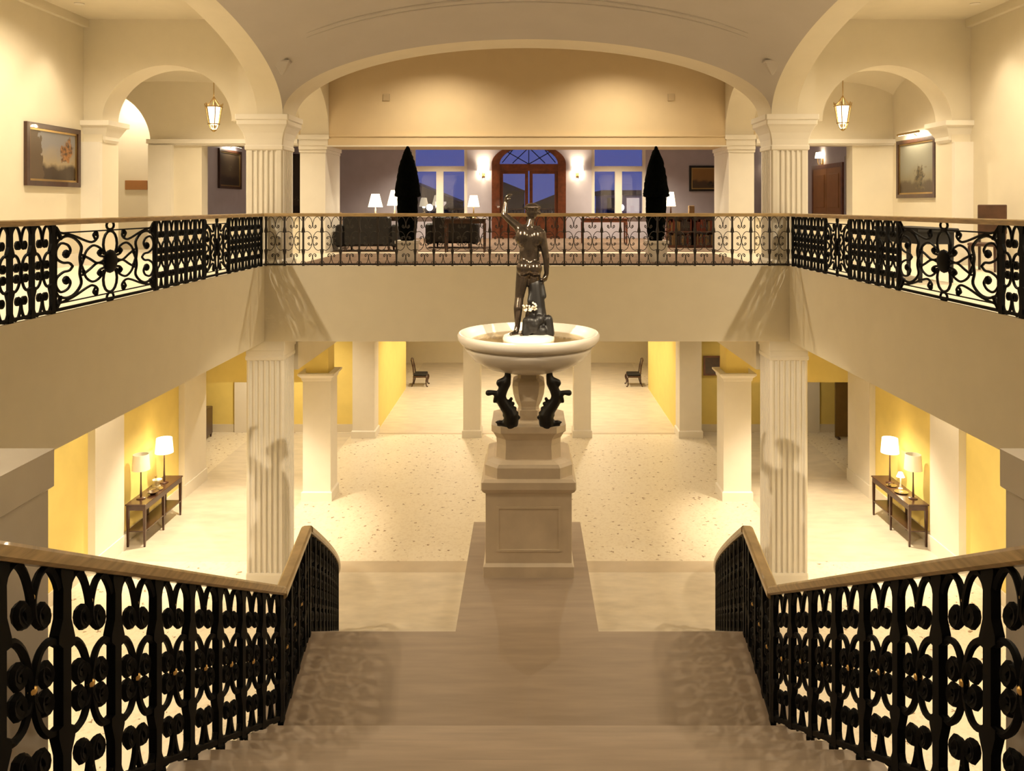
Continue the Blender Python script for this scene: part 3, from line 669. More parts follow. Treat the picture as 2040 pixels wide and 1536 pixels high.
# ------------------------------------------------------------------ fountain
FX, FY = 0.015, 8.02
t = thing('fountain', (FX, FY, LAND), 'carved stone fountain pedestal with round basin on the stair landing', 'fountain')
die = MB().sqloft([(0.425, LAND), (0.425, LAND+0.10), (0.405, LAND+0.13), (0.405, 4.26)], FX, FY, 0.004).build('pedestal', 'marble', t)
for sy in (-1, 1):
    f = MB(); y = FY+sy*0.405
    for (a, b, z0, z1) in ((-0.30, 0.30, 4.12, 4.14), (-0.30, 0.30, 3.72, 3.74), (-0.30, -0.28, 3.74, 4.12), (0.28, 0.30, 3.74, 4.12)): f.box(FX+a, FX+b, min(y, y+sy*0.008), max(y, y+sy*0.008), z0, z1)
    f.build('panel_moulding', 'marble', die)
MB().sqloft([(0.405, 4.26), (0.43, 4.28), (0.445, 4.31), (0.445, 4.375), (0.42, 4.40)], FX, FY, 0.01).build('pedestal_cap', 'marble', t)
MB().sqloft([(0.415, 4.40, 0.12), (0.415, 4.50, 0.12), (0.40, 4.53, 0.12), (0.34, 4.55, 0.10)], FX, FY).build('octagon_block', 'marble', t)
MB().sqloft([(0.31, 4.55, 0.09), (0.305, 4.68, 0.09), (0.31, 4.74, 0.09), (0.335, 4.79, 0.09), (0.355, 4.81, 0.09), (0.355, 4.87, 0.09)], FX, FY).build('upper_block', 'marble', t)
MB().sqloft([(0.105, 4.87, 0.02), (0.105, 4.965, 0.02), (0.10, 4.97, 0.03), (0.10, 5.0, 0.03), (0.13, 5.06, 0.05), (0.15, 5.13, 0.055), (0.158, 5.21, 0.055), (0.150, 5.25, 0.05), (0.105, 5.275, 0.03), (0.105, 5.34, 0.03)], FX, FY).build('stem', 'marble', t)
bowl = MB().lathe([(0.10, 5.33), (0.28, 5.345), (0.42, 5.385), (0.54, 5.455), (0.615, 5.54), (0.63, 5.575), (0.625, 5.595), (0.665, 5.61), (0.695, 5.65), (0.70, 5.69), (0.685, 5.715), (0.655, 5.712), (0.60, 5.66), (0.45, 5.60), (0.2, 5.575), (0.02, 5.57)], FX, FY, 64).build('basin', 'white_marble', t, True)
MB().lathe([(0.02, 5.64), (0.575, 5.64), (0.575, 5.645), (0.02, 5.645)], FX, FY, 48).build('water', 'clear_glass', bowl, True)
MB().lathe([(0.25, 5.58), (0.255, 5.66), (0.245, 5.685), (0.20, 5.70), (0.02, 5.70)], FX, FY-0.02, 20).build('statue_base', 'white_marble', t, True)

def remesh(o, vox, sm=6):
    a = o.modifiers.new('remesh', 'REMESH'); a.mode = 'VOXEL'; a.voxel_size = vox; a.use_smooth_shade = True
    b = o.modifiers.new('smooth', 'SMOOTH'); b.factor = 0.5; b.iterations = sm
def sp(px, py, dy=0.0): q = at(px, py, FY+dy); q.y = FY+dy; return q
# the bronze: a standing nude seen from behind, one arm raised over the head, leaning on a stump
b = MB()
hipL, hipR = sp(1043, 540), sp(1064, 540)
kneeL, kneeR = sp(1035, 590, -0.02), sp(1062, 592, 0.05)
ankL, ankR = sp(1031, 650, -0.05), sp(1048, 652, 0.00)
b.cap(hipL, 0.072, kneeL, 0.048).cap(kneeL, 0.044, sp(1032, 615, -0.055), 0.045).cap(sp(1032, 615, -0.055), 0.045, ankL, 0.026)
b.cap(hipR, 0.074, kneeR, 0.048).cap(kneeR, 0.044, sp(1056, 618, 0.03), 0.043).cap(sp(1056, 618, 0.03), 0.043, ankR, 0.026)
b.cap(ankL, 0.028, sp(1028, 662, -0.07), 0.028).cap(sp(1028, 663, -0.07), 0.026, sp(1018, 666, -0.13), 0.018)
b.cap(ankR, 0.028, sp(1043, 663, -0.06), 0.028).cap(sp(1043, 664, -0.06), 0.026, sp(1039, 668, -0.15), 0.018)
b.ell(sp(1043, 534, -0.055), (0.072, 0.070, 0.082)).ell(sp(1066, 535, -0.055), (0.070, 0.070, 0.080))
b.ell(sp(1054, 524), (0.112, 0.072, 0.085)).cap(sp(1049, 518), 0.075, sp(1049, 498), 0.072).cap(sp(1060, 518), 0.075, sp(1060, 498), 0.072)
b.cap(sp(1055, 500), 0.082, sp(1054, 475, 0.01), 0.095).ell(sp(1054, 474, 0.01), (0.142, 0.080, 0.110)).ell(sp(1041, 472, -0.035), (0.068, 0.055, 0.095)).ell(sp(1068, 474, -0.035), (0.064, 0.055, 0.095))
b.ell(sp(1035, 457), 0.05).ell(sp(1078, 466), 0.050).cap(sp(1040, 455), 0.042, sp(1072, 458), 0.04)
b.cap(sp(1055, 452), 0.042, sp(1058, 436, 0.01), 0.034)
b.ell(sp(1060, 421, 0.02), (0.062, 0.075, 0.080)).ell(sp(1060, 413, 0.02), (0.070, 0.080, 0.045)).ell(sp(1074, 424, 0.06), (0.02, 0.03, 0.025))
for i in range(9):
    a = 2*PI*i/9; b.ell(sp(1060, 415)+Vector((0.068*math.cos(a), 0.02+0.075*math.sin(a), 0.008)), 0.020)
elb = sp(1004, 428, 0.03)
b.cap(sp(1035, 455), 0.046, elb, 0.032).cap(elb, 0.032, sp(1007, 403, 0.06), 0.023)
b.cap(sp(1007, 403, 0.06), 0.022, sp(1010, 394, 0.06), 0.024)
for i, (dx, dl) in enumerate(((-2, 0), (0, 1.5), (2, 1), (4, -1))):
    b.cap(sp(1009+dx*0.5, 393, 0.04+0.014*i), 0.0115, sp(1013+dx*0.3, 388.5-dl, 0.04+0.014*i), 0.011).cap(sp(1013+dx*0.3, 388.5-dl, 0.04+0.014*i), 0.011, sp(1019+dl, 388.5-dl*0.6, 0.04+0.014*i), 0.010)
b.cap(sp(1011, 398, 0.04), 0.012, sp(1017, 396, 0.03), 0.010)
e2 = sp(1088, 515, -0.02)
b.cap(sp(1079, 466), 0.046, e2, 0.034).cap(e2, 0.034, sp(1089, 545, 0.0), 0.024)
b.cap(sp(1089, 545), 0.024, sp(1085, 556, 0.01), 0.028)
for i in range(4): b.cap(sp(1084-i*1.2, 557, -0.02+0.016*i), 0.0115, sp(1081-i, 567-abs(i-1.5), -0.02+0.016*i), 0.010)
b.cap(sp(1086, 552, -0.02), 0.012, sp(1078, 558, -0.035), 0.010)
st = thing('statue', (FX, FY, 5.70), 'dark bronze nude statue raising one bent arm above its head in the fountain basin', 'statue')
o = b.build('figure', 'bronze', st, True); remesh(o, 0.0085, 5)
b = MB()
b.cap(sp(1066, 565, 0.02), 0.070, sp(1070, 610, 0.02), 0.082).cap(sp(1070, 610, 0.02), 0.080, sp(1072, 664, 0.0), 0.115)
b.cap(sp(1077, 560, 0.02), 0.03, sp(1083, 590, 0), 0.03).cap(sp(1060, 575, 0), 0.028, sp(1055, 600, -0.03), 0.025)
for i in range(16):
    a = random.uniform(0, 2*PI); b.ell(sp(1068+random.uniform(-14, 16), random.uniform(618, 662), -0.10+random.uniform(-0.03, 0.05)), (0.035+random.random()*0.025, 0.04, 0.05))
b.cap(sp(1050, 640, -0.10), 0.045, sp(1047, 664, -0.12), 0.04).cap(sp(1092, 636, -0.05), 0.045, sp(1095, 664, -0.05), 0.05)
o = b.build('tree_stump', 'bronze_dark', st, True); remesh(o, 0.010, 2)
b = MB()
for i in range(26):
    a = random.uniform(0, 2*PI); rr = random.uniform(0, 1)**0.5
    b.ell(sp(1056+15*rr*math.cos(a), 612+10*rr*math.sin(a), -0.125+0.02*math.sin(3*a)), (0.011, 0.012, 0.011), 7, 5)
b.build('flower_cluster', 'marble', st, True)
# two sea creatures holding the basin up
def creature(sg):
    Yd = 7.72
    def q(zx, zy, dy=0.0):
        px = 950+zx/10.2; p = at(px, 720+zy/10.2, Yd); p.x = FX+sg*abs(p.x-FX)*(1 if p.x < FX else -1); p.y = Yd+dy; return p
    b = MB()
    chain = [(635, 190, .022), (632, 300, .033), (590, 430, .050), (530, 570, .048), (495, 690, .046), (505, 800, .052), (570, 900, .056), (655, 1010, .062), (700, 1120, .070), (690, 1240, .074), (640, 1340, .055)]
    for (x0, y0, r0), (x1, y1, r1) in zip(chain, chain[1:]): b.cap(q(x0, y0), r0, q(x1, y1), r1)
    b.cap(q(600, 250), .02, q(640, 170), .016).ell(q(455, 440), (.030, .035, .034)).cap(q(560, 400), .04, q(460, 420), .03)
    b.cap(q(430, 660), .028, q(330, 630), .022).cap(q(330, 630), .022, q(235, 640), .030)
    b.cap(q(420, 700), .035, q(360, 810), .018).cap(q(560, 1090), .02, q(620, 1120), .03)
    b.cap(q(600, 1290), .035, q(470, 1245), .026).cap(q(470, 1245), .026, q(390, 1230), .010).cap(q(520, 1280), .02, q(440, 1290), .016)
    for i in range(5): b.cap(q(660+i*38, 800+i*90), .012, q(700+i*38, 760+i*95), .018)
    o = tag(b.build('sea_creature', 'bronze_dark', None, True), 'black bronze rearing sea creature under the basin '+{-1: 'on the decanter table side', 1: 'on the tiny lamp table side'}[sg], 'sculpture', 'creatures under the basin'); remesh(o, 0.009, 3)
for sg in (-1, 1): creature(sg)
# ------------------------------------------------------------------ furniture of the lower hall
def console(cx, cy, label, group):
    w, L, h = 0.43, 1.80, 0.88
    t = thing('console_table', (cx, cy, 0), label, 'table', group)
    MB().bev(cx-w/2, cx+w/2, cy-L/2, cy+L/2, h-0.03, h, 0.008).build('table_top', 'dark_wood', t)
    MB().box(cx-w/2+0.02, cx+w/2-0.02, cy-L/2+0.02, cy+L/2-0.02, h-0.13, h-0.03).build('apron', 'dark_wood', t)
    for yy_ in (-L/2+0.045, 0, L/2-0.045):
        for xx in (-w/2+0.045, w/2-0.045):
            MB().sqloft([(0.017, 0), (0.026, 0.5), (0.028, h-0.13)], cx+xx, cy+yy_, 0.003).build('leg', 'dark_wood', t)
    MB().box(cx-w/2+0.03, cx+w/2-0.03, cy-L/2+0.03, cy+L/2-0.03, 0.31, 0.335).build('shelf', 'dark_wood', t)
    return t
def table_lamp(x, y, z, h, rs, hs, label, lit, group=None, energy=18, stem='dark_wood', base=0.09, cat='lamp', kx=1.0, col=(1.0, 0.82, 0.56), top=0.86, name='table_lamp'):
    t = thing(name, (x, y, z), label, cat, group)
    MB().lathe([(base, z), (base, z+0.015), (base*0.8, z+0.025), (0.02, z+0.035)], x, y, 18).build('base', stem, t, True)
    MB().lathe([(0.018, z+0.03), (0.024, z+0.06), (0.014, z+h*0.35), (0.012, z+h-hs*0.6)], x, y, 12).build('stem', stem, t, True)
    zt, zb = z+h, z+h-hs
    MB().lathe([(rs, zb), (rs*top, zt), (rs*top-0.006, zt), (rs-0.006, zb)], x, y, 24, kx=kx).build('shade', 'glow_shade' if lit else 'pale_shade', t, True)
    if lit:
        lamp_light('lamp_bulb', 'POINT', (x, y, zb-0.01), energy, 0.05, t, col)
    return t
YT = 17.42
for sg in (-1, 1):
    cx = sg*7.97
    console(cx, YT, {-1: 'long dark console table with low shelf carrying the glass decanter', 1: 'long dark console table with low shelf carrying the tiny lamp'}[sg], 'console tables')
    table_lamp(cx, YT+0.42, 0.88, 0.98, 0.19, 0.32, 'lamp with glowing drum shade and thin dark stem '+{-1: 'on the decanter table', 1: 'on the tiny lamp table'}[sg], True, 'lit console lamps', 14)
    table_lamp(cx-sg*-0.05, YT-0.55, 0.88, 0.92, 0.18, 0.32, 'lamp with unlit pale shade and thin dark stem '+{-1: 'on the decanter table', 1: 'on the tiny lamp table'}[sg], False, 'unlit console lamps')
cx = -7.97
t = thing('glass_decanter', (cx+0.02, YT-0.02, 0.88), 'small glass decanter with stopper on a tray on the console table', 'decanter')
MB().lathe([(0.06, 0.89), (0.075, 0.92), (0.07, 0.99), (0.03, 1.05), (0.025, 1.12), (0.03, 1.13)], cx+0.02, YT-0.02, 16).build('bottle', 'clear_glass', t, True)
MB().ell((cx+0.02, YT-0.02, 1.16), (0.022, 0.022, 0.03)).build('stopper', 'brass', t, True)
MB().lathe([(0.13, 0.88), (0.14, 0.90), (0.13, 0.90), (0.125, 0.888)], cx+0.02, YT-0.02, 20).build('tray', 'silver', t, True)
o = tag(MB().lathe([(0.05, 0.88), (0.06, 0.895), (0.115, 0.935), (0.12, 0.94), (0.11, 0.94), (0.05, 0.90), (0.01, 0.898)], cx+0.08, YT-0.30, 20).build('bowl', 'dark_wood', None, True), 'shallow dark wooden bowl between decanter and unlit lamp on the console table', 'bowl')
o = tag(MB().lathe([(0.07, 0.88), (0.03, 0.89), (0.02, 0.93), (0.03, 0.96), (0.09, 0.99), (0.10, 1.02), (0.09, 1.02), (0.02, 0.98)], cx-0.06, YT+0.215, 20).build('footed_dish', 'ceramic', None, True), 'pale footed dish behind the decanter on the console table', 'dish')
cx = 7.97
table_lamp(cx+0.05, YT+0.02, 0.88, 0.36, 0.085, 0.10, 'tiny glowing lamp with a domed shade in the middle of the console table', True, None, 3, 'ceramic', 0.05, top=0.5)
tag(MB().lathe([(0.05, 0.88), (0.13, 0.895), (0.14, 0.905), (0.13, 0.905), (0.05, 0.888)], cx-0.04, YT-0.21, 24).build('tray', 'silver', None, True), 'flat pale oval tray beside the tiny lamp on the console table', 'tray')
tag(MB().lathe([(0.05, 0.88), (0.10, 0.89), (0.11, 0.90), (0.10, 0.90), (0.05, 0.888)], cx-0.06, YT+0.20, 24).build('small_tray', 'silver', None, True), 'small silver dish in front of the lit drum lamp on the console table', 'dish')
# chairs with cabriole legs in the inner passage
def cab_chair(x, y, rz, label, grp):
    t = thing('side_chair', (x, y, 0), label, 'chair', grp, rz)
    MB().bev(-0.27, 0.27, -0.25, 0.25, 0.42, 0.50, 0.02).build('seat', 'leather', t, False, True)
    MB().box(-0.28, 0.28, -0.26, 0.26, 0.36, 0.42).build('seat_rail', 'dark_wood', t, False, True)
    for a in (-1, 1):
        MB().tube(spline([(a*0.24, -0.22, 0.40), (a*0.285, -0.27, 0.33), (a*0.25, -0.24, 0.15), (a*0.25, -0.25, 0.05), (a*0.28, -0.30, 0.02)], 5), [0.034]*6+[0.040]*3+[0.024]*6+[0.020]*3+[0.030]*3, 8).build('leg', 'dark_wood', t, True, True)
        MB().tube([(a*0.23, 0.23, 0.40), (a*0.23, 0.25, 0.2), (a*0.24, 0.31, 0.0)], [0.028, 0.022, 0.02], 8).build('leg', 'dark_wood', t, True, True)
        MB().tube([(a*0.23, 0.23, 0.42), (a*0.24, 0.27, 0.75), (a*0.22, 0.33, 1.02)], [0.026, 0.022, 0.02], 8).build('back_post', 'dark_wood', t, True, True)
    MB().tube(spline([(-0.24, 0.33, 1.0), (-0.1, 0.345, 1.05), (0.1, 0.345, 1.05), (0.24, 0.33, 1.0)], 4), 0.026, 8).build('crest_rail', 'dark_wood', t, True, True)
    MB().prism([(-0.06, 0.45), (-0.10, 0.7), (-0.05, 0.85), (-0.10, 1.02), (0.10, 1.02), (0.05, 0.85), (0.10, 0.7), (0.06, 0.45)], 'x', 0.27, 0.29).build('splat', 'dark_wood', t, False, True)
for sg in (-1, 1): cab_chair(sg*4.12, 31.45, -sg*PI/2, 'dark cabriole-legged chair in the inner passage '+{-1: 'on the decanter table side', 1: 'on the tiny lamp table side'}[sg], 'passage chairs')
# things at the far sides of the lower hall
t = thing('cabinet', (-9.75, 24.3, 0), 'dark wooden cabinet on small feet half hidden behind the white pilaster', 'cabinet')
MB().bev(-10.0, -9.5, 24.05, 24.55, 0.10, 0.92, 0.015).build('body', 'dark_wood', t)
for a in (-9.96, -9.54):
    for b_ in (24.1, 24.5): MB().sqloft([(0.02, 0), (0.03, 0.10)], a, b_, 0.003).build('foot', 'dark_wood', t)
MB().bev(-9.98, -9.52, 24.03, 24.05, 0.16, 0.86, 0.006).build('door', 'dark_wood', t)
t = thing('shaded_wall_panel', (9.75, 24.3, 0), 'tall brown panel on feet in place of the unlit yellow wall behind the doorway header', 'screen')
for k in range(2): MB().box(9.22+k*0.78, 9.98+k*0.78, 24.28, 24.34, 0.06, 2.9).build('panel', 'unlit_wall_brown', t)  # added panels, brown to stand in for the yellow wall in shade
for a in (9.26, 9.94, 10.7): MB().box(a, a+0.06, 24.14, 24.44, 0, 0.06).build('foot', 'dark_wood', t)
t = thing('picture', (5.9, 24.9, 2.3), 'small dark brown framed picture on the yellow rear wall', 'picture')
MB().box(5.42, 5.95, 24.93, 24.97, 1.75, 2.35).build('frame', 'red_wood', t); MB().box(5.47, 5.90, 24.925, 24.93, 1.80, 2.30).build('canvas', 'dark_wood', t)

# ------------------------------------------------------------------ paintings
def painting(loc, rz, w, h, fw, cm, label, fm='dark_wood', light=False, inner=True):
    t = thing('painting', loc, label, 'painting', None, rz)           # local: x along wall, -y faces the room, z from bottom edge
    for (a, b, c, d) in ((-w/2, w/2, 0, fw), (-w/2, w/2, h-fw, h), (-w/2, -w/2+fw, fw, h-fw), (w/2-fw, w/2, fw, h-fw)):
        MB().box(a, b, -0.06, -0.002, c, d).build('frame_side', fm, t, False, True)
    if inner:
        f2 = fw+0.035
        for (a, b, c, d) in ((-w/2+fw, w/2-fw, fw, f2), (-w/2+fw, w/2-fw, h-f2, h-fw), (-w/2+fw, -w/2+f2, f2, h-f2), (w/2-f2, w/2-fw, f2, h-f2)):
            MB().box(a, b, -0.04, -0.004, c, d).build('inner_slip', 'brass', t, False, True)
    MB().box(-w/2+fw*0.9, w/2-fw*0.9, -0.02, -0.004, fw*0.9, h-fw*0.9).build('canvas', cm, t, False, True)
    if light:
        MB().tube([(0, -0.004, h+0.05), (0, -0.12, h+0.14), (0, -0.20, h+0.12)], 0.009, 6).build('picture_light_arm', 'brass', t, True, True)
        MB().tube([(-w*0.28, -0.20, h+0.11), (w*0.28, -0.20, h+0.11)], 0.025, 10).build('picture_light', 'brass', t, True, True)
        MB().box(-w*0.26, w*0.26, -0.205, -0.195, h+0.083, h+0.087).build('picture_light_strip', 'lamp_glass', t, False, True)
        d = bpy.data.lights.new('picture_light_lamp', 'AREA'); d.shape = 'RECTANGLE'; d.size = w*0.5; d.size_y = 0.03; d.energy = 9; d.color = WARM
        lo = bpy.data.objects.new('picture_light_lamp', d); COL.objects.link(lo); lo.parent = t; lo.location = (0, -0.20, h+0.075); lo.rotation_euler = (math.radians(35), 0, 0)
    return t
q0 = 8.3*F/(PX-47); q1 = 15.0
painting((-8.3, (q0+q1)/2, EYE+42*q0/F-0.01), PI/2, q1-q0, 1.06, 0.085, 'canvas_tree', 'dark framed landscape painting with an orange autumn tree on the cream gallery wall')
painting((8.5, 17.7, 7.13), -PI/2, 1.75, 1.30, 0.085, 'canvas_grey', 'dark framed misty grey landscape painting under a picture light in the arched passage', light=True)
painting((-8.6, 23.45, 7.45), PI/2, 1.75, 1.12, 0.07, 'canvas_dark', 'very dark framed painting with a picture light on the lilac lobby wall', light=True)
painting((-7.75, YB, 6.6), 0, 1.0, 2.1, 0.05, 'canvas_dark', 'tall dark painting on the back wall of the lobby near the inner pier', inner=False)
q = at(1403, 381, YB)
painting((q.x, YB, q.z), 0, 1.02, 0.86, 0.07, 'canvas_ochre', 'small black framed ochre still life hanging on the lobby back wall', 'black')
# brass plaque in the niche
q = at(272, 378, 20.4); tag(MB().bev(q.x-0.28, q.x+0.28, 20.37, 20.4, q.z, q.z+0.235, 0.008).build('wall_plaque', 'plaque', None), 'plain brown rectangular plaque on the wall of the arched niche', 'plaque')

# ------------------------------------------------------------------ lanterns
def lantern(px, py_top, py_bot, Y, zc):
    a = at(px, py_top, Y); z1 = a.z; z0 = at(px, py_bot, Y).z; h = z1-z0; x = a.x
    t = thing('hanging_lantern', (x, Y, z0), 'glowing brass lantern hanging in the arched passage '+{-1: 'with the plaque niche', 1: 'with the misty painting'}[-1 if px < 1000 else 1], 'lantern', 'hanging lanterns')
    MB().tube([(x, Y, z1-0.02), (x, Y, zc)], 0.010, 6).build('rod', 'brass', t, True)
    MB().lathe([(0.05, zc), (0.05, zc-0.02), (0.012, zc-0.04)], x, Y, 12).build('ceiling_rose', 'brass', t, True)
    za, zb = z0+h*0.70, z0+h*0.22; ra, rb = 0.165, 0.105
    MB().lathe([(ra*0.80, za), (rb*0.80, zb)], x, Y, 6).build('glass_body', 'lamp_glass', t)
    for k in range(6):
        c, s_ = math.cos(k*PI/3), math.sin(k*PI/3)
        MB().tube([(x+ra*1.12*c, Y+ra*1.12*s_, za+h*0.10), (x+ra*c, Y+ra*s_, za), (x+rb*c, Y+rb*s_, zb), (x+rb*0.45*c, Y+rb*0.45*s_, z0+h*0.05)], 0.011, 6).build('rib', 'brass', t, True)
        MB().tube([(x+ra*0.9*c, Y+ra*0.9*s_, za+0.01), (x+0.04*c, Y+0.04*s_, za+h*0.2), (x, Y, z1)], 0.008, 5).build('crown_stay', 'brass', t, True)
    for r, z in ((ra*1.02, za), (rb*1.05, zb)):
        MB().tube([(x+r*math.cos(k*PI/9), Y+r*math.sin(k*PI/9), z) for k in range(18)], 0.013, 6, True).build('hoop', 'brass', t, True)
    MB().lathe([(0.01, z0), (0.04, z0+0.02), (0.05, z0+0.05), (0.02, z0+0.07)], x, Y, 12).build('finial', 'brass', t, True)
    lamp_light('lantern_bulb', 'POINT', (x, Y, zb-0.06), 22, 0.06, t, (1.0, 0.80, 0.5))
lantern(426, 192, 263, 16.6, 9.98); lantern(1679, 190, 261, 16.6, 10.04)

# ------------------------------------------------------------------ lobby windows and door
for n_, (a, b) in enumerate(WINS):
    w = struct(MB().box(a, a+0.10, YB+0.02, YB+0.22, 6.62, 9.1).box(b-0.10, b, YB+0.02, YB+0.22, 6.62, 9.1).box(a+0.1, b-0.1, YB+0.02, YB+0.22, 6.62, 6.70).box(a+0.1, b-0.1, YB+0.02, YB+0.22, 9.02, 9.1).build('window_%d' % (n_+1), 'trim'))
    c = (a+b)/2
    MB().box(a+0.1, b-0.1, YB+0.05, YB+0.18, 8.12, 8.30).build('transom', 'trim', w)
    MB().box(c-0.12, c+0.12, YB+0.05, YB+0.18, 6.70, 8.12).build('mullion', 'trim', w)
    MB().box(a-0.1, b+0.1, YB-0.10, YB+0.02, 6.58, 6.64).build('window_sill', 'trim', w)
    for (p, q_, z0, z1) in ((a+0.1, b-0.1, 8.30, 9.02), (a+0.1, c-0.12, 6.70, 8.12), (c+0.12, b-0.1, 6.70, 8.12)): MB().box(p, q_, YB+0.11, YB+0.12, z0, z1).build('pane', 'pane', w)
w = struct(MB().box(8.62, 8.78, 21.55, 21.60, 6.8, 8.3).box(8.62, 8.78, 21.95, 22.0, 6.8, 8.3).build('window_3', 'trim')); MB().box(8.69, 8.70, 21.60, 21.95, 6.8, 8.3).build('pane', 'pane', w)
o_in = 0.98
d = struct(MB().prism([(DCX-DHW, F2), (DCX-DHW, 8.37)]+ell_arc(DCX, DHW, 8.37, 0.68, 32, True)[1:]+[(DCX+DHW, F2), (DCX+o_in, F2)]+ell_arc(DCX, o_in, 8.37, 0.58, 32)+[(DCX-o_in, F2)], 'x', YB-0.06, YB+0.2).build('door_1', 'red_wood', None))
MB().box(DCX-o_in, DCX+o_in, YB-0.02, YB+0.14, 8.14, 8.37).build('transom', 'red_wood', d)
fan = MB().prism(ell_arc(DCX, o_in, 8.37, 0.58, 24), 'x', YB+0.08, YB+0.09).build('fanlight_pane', 'pane', d)
for x0, z0, x1, z1 in ((0, 8.37, -0.72, 8.78), (0, 8.37, 0.72, 8.78), (0, 8.37, 0, 8.95), (0, 8.93, -0.55, 8.40), (0, 8.93, 0.55, 8.40), (-0.55, 8.84, -0.9, 8.42), (0.55, 8.84, 0.9, 8.42)):
    MB().tube([(DCX+x0, YB+0.05, z0), (DCX+x1, YB+0.05, z1)], 0.016, 5).build('glazing_bar', 'black', d)
for k in (-1, 1):
    a, b = sorted((DCX+k*0.02, DCX+k*o_in)); m = MB()
    for (p, q_, z0, z1) in ((a, a+0.11, F2, 8.14), (b-0.11, b, F2, 8.14), (a+0.11, b-0.11, F2, 6.62), (a+0.11, b-0.11, 8.04, 8.14)): m.box(p, q_, YB+0.02, YB+0.09, z0, z1)
    lf = m.build('door_leaf', 'red_wood', d)
    MB().box(a+0.11, b-0.11, YB+0.05, YB+0.06, 6.62, 8.04).build('pane', 'pane', lf)
    MB().bev(a+0.17, b-0.17, YB-0.0, YB+0.02, F2+0.15, 6.5, 0.006).build('door_panel', 'red_wood', lf)
    MB().tube([(DCX+k*0.075, YB-0.03, 6.75), (DCX+k*0.075, YB-0.05, 6.85), (DCX+k*0.075, YB-0.03, 6.95)], 0.012, 6).build('handle', 'brass', lf, True)
# wall sconces
def sconce(x, y, z, rz, label, grp, e=16):
    t = thing('wall_sconce', (x, y, z), label, 'sconce', grp, rz)
    MB().bev(-0.05, 0.05, -0.025, -0.002, -0.22, -0.02, 0.006).build('back_plate', 'brass', t, False, True)
    for a in (-0.12, 0.12):
        MB().tube(spline([(0, -0.02, -0.15), (a*0.6, -0.09, -0.19), (a, -0.11, -0.12), (a, -0.11, -0.02)], 4), 0.010, 6).build('arm', 'brass', t, True, True)
        MB().lathe([(0.085, 0.0), (0.055, 0.17), (0.05, 0.17), (0.08, 0.0)], a, -0.11, 16).build('shade', 'glow_shade', t, True, True)
    l_ = lamp_light('sconce_bulb', 'POINT', (0, 0, 0), e, 0.08, t, (1.0, 0.80, 0.5)); l_.location = (0, -0.14, 0.05)
q = at(963, 340, YB); sconce(q.x, YB, q.z, 0, 'two-shade glowing wall sconce between the arched door and the dome lamp window', 'door sconces', 75)
q = at(1150, 340, YB); sconce(q.x, YB, q.z, 0, 'two-shade glowing wall sconce between the arched door and the shopfront window', 'door sconces', 75)
q = at(1535, 328, YB); sconce(q.x, YB, q.z, 0, 'two-shade glowing wall sconce in the corner of the lobby back wall', None, 8)
sconce(8.6, 23.6, 8.35, -PI/2, 'two-shade glowing wall sconce over the brown door of the lobby side wall', None, 8)
dd = struct(MB().box(8.56, 8.6, 22.05, 22.17, F2, 8.15).box(8.56, 8.6, 24.3, 24.42, F2, 8.15).box(8.56, 8.6, 22.17, 24.3, 8.03, 8.15).build('door_2', 'red_wood'))
for a, b in ((22.17, 23.23), (23.24, 24.3)):
    lf = MB().box(8.565, 8.6, a, b, F2, 8.03).build('door_leaf', 'plaque', dd)
    MB().bev(8.55, 8.565, a+0.15, b-0.15, F2+0.2, F2+0.9, 0.004).build('door_panel', 'plaque', lf); MB().bev(8.55, 8.565, a+0.15, b-0.15, F2+1.05, F2+2.0, 0.004).build('door_panel', 'plaque', lf)

# ------------------------------------------------------------------ lobby furniture
def topiary(px, label):
    Y = 15.95; x = (px-PX)*Y/F; z = F2
    t = thing('topiary', (x, Y, z), label, 'topiary', 'cone topiaries behind the far railing')
    MB().sqloft([(0.17, z), (0.20, z+0.36), (0.22, z+0.37), (0.22, z+0.42), (0.19, z+0.42)], x, Y, 0.01).build('planter', 'white_marble', t)
    for nm, prof in (('lower_foliage', [(0.12, z+0.42), (0.165, z+0.52), (0.19, z+0.8), (0.20, z+1.05), (0.195, z+1.29)]), ('cone_foliage', [(0.21, z+1.27), (0.262, z+1.29), (0.25, z+1.36), (0.225, z+1.55), (0.185, z+1.78), (0.135, z+1.98), (0.075, z+2.15), (0.015, z+2.27)])):
        m = MB(); n = 26; rings = []
        pr = []
        for (r0, z0), (r1, z1) in zip(prof, prof[1:]):
            for k in range(4): pr.append((r0+(r1-r0)*k/4, z0+(z1-z0)*k/4))
        pr.append(prof[-1])
        for r, zz in pr: rings.append([(x+(r+random.uniform(-0.010, 0.010))*math.cos(2*PI*j/n), Y+(r+random.uniform(-0.010, 0.010))*math.sin(2*PI*j/n), zz) for j in range(n)])
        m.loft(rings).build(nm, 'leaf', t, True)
topiary(812, 'tall black cone-topped topiary in a stone planter near the pair of lit lamps'); topiary(1307, 'tall black cone-topped topiary in a stone planter near the bookcase')
FZ = F2+0.006
def desk(x0, x1, y0, y1, h, label, mt='dark_wood', nm='desk', cat='table'):
    t = thing(nm, ((x0+x1)/2, (y0+y1)/2, FZ), label, cat)
    MB().bev(x0, x1, y0, y1, FZ+h-0.03, FZ+h, 0.006).build('table_top', mt, t)
    MB().box(x0+0.03, x1-0.03, y0+0.03, y1-0.03, FZ+h-0.12, FZ+h-0.03).build('apron', mt, t)
    for a in (x0+0.05, x1-0.05):
        for b in (y0+0.05, y1-0.05): MB().sqloft([(0.018, FZ), (0.028, FZ+h-0.12)], a, b, 0.003).build('leg', mt, t)
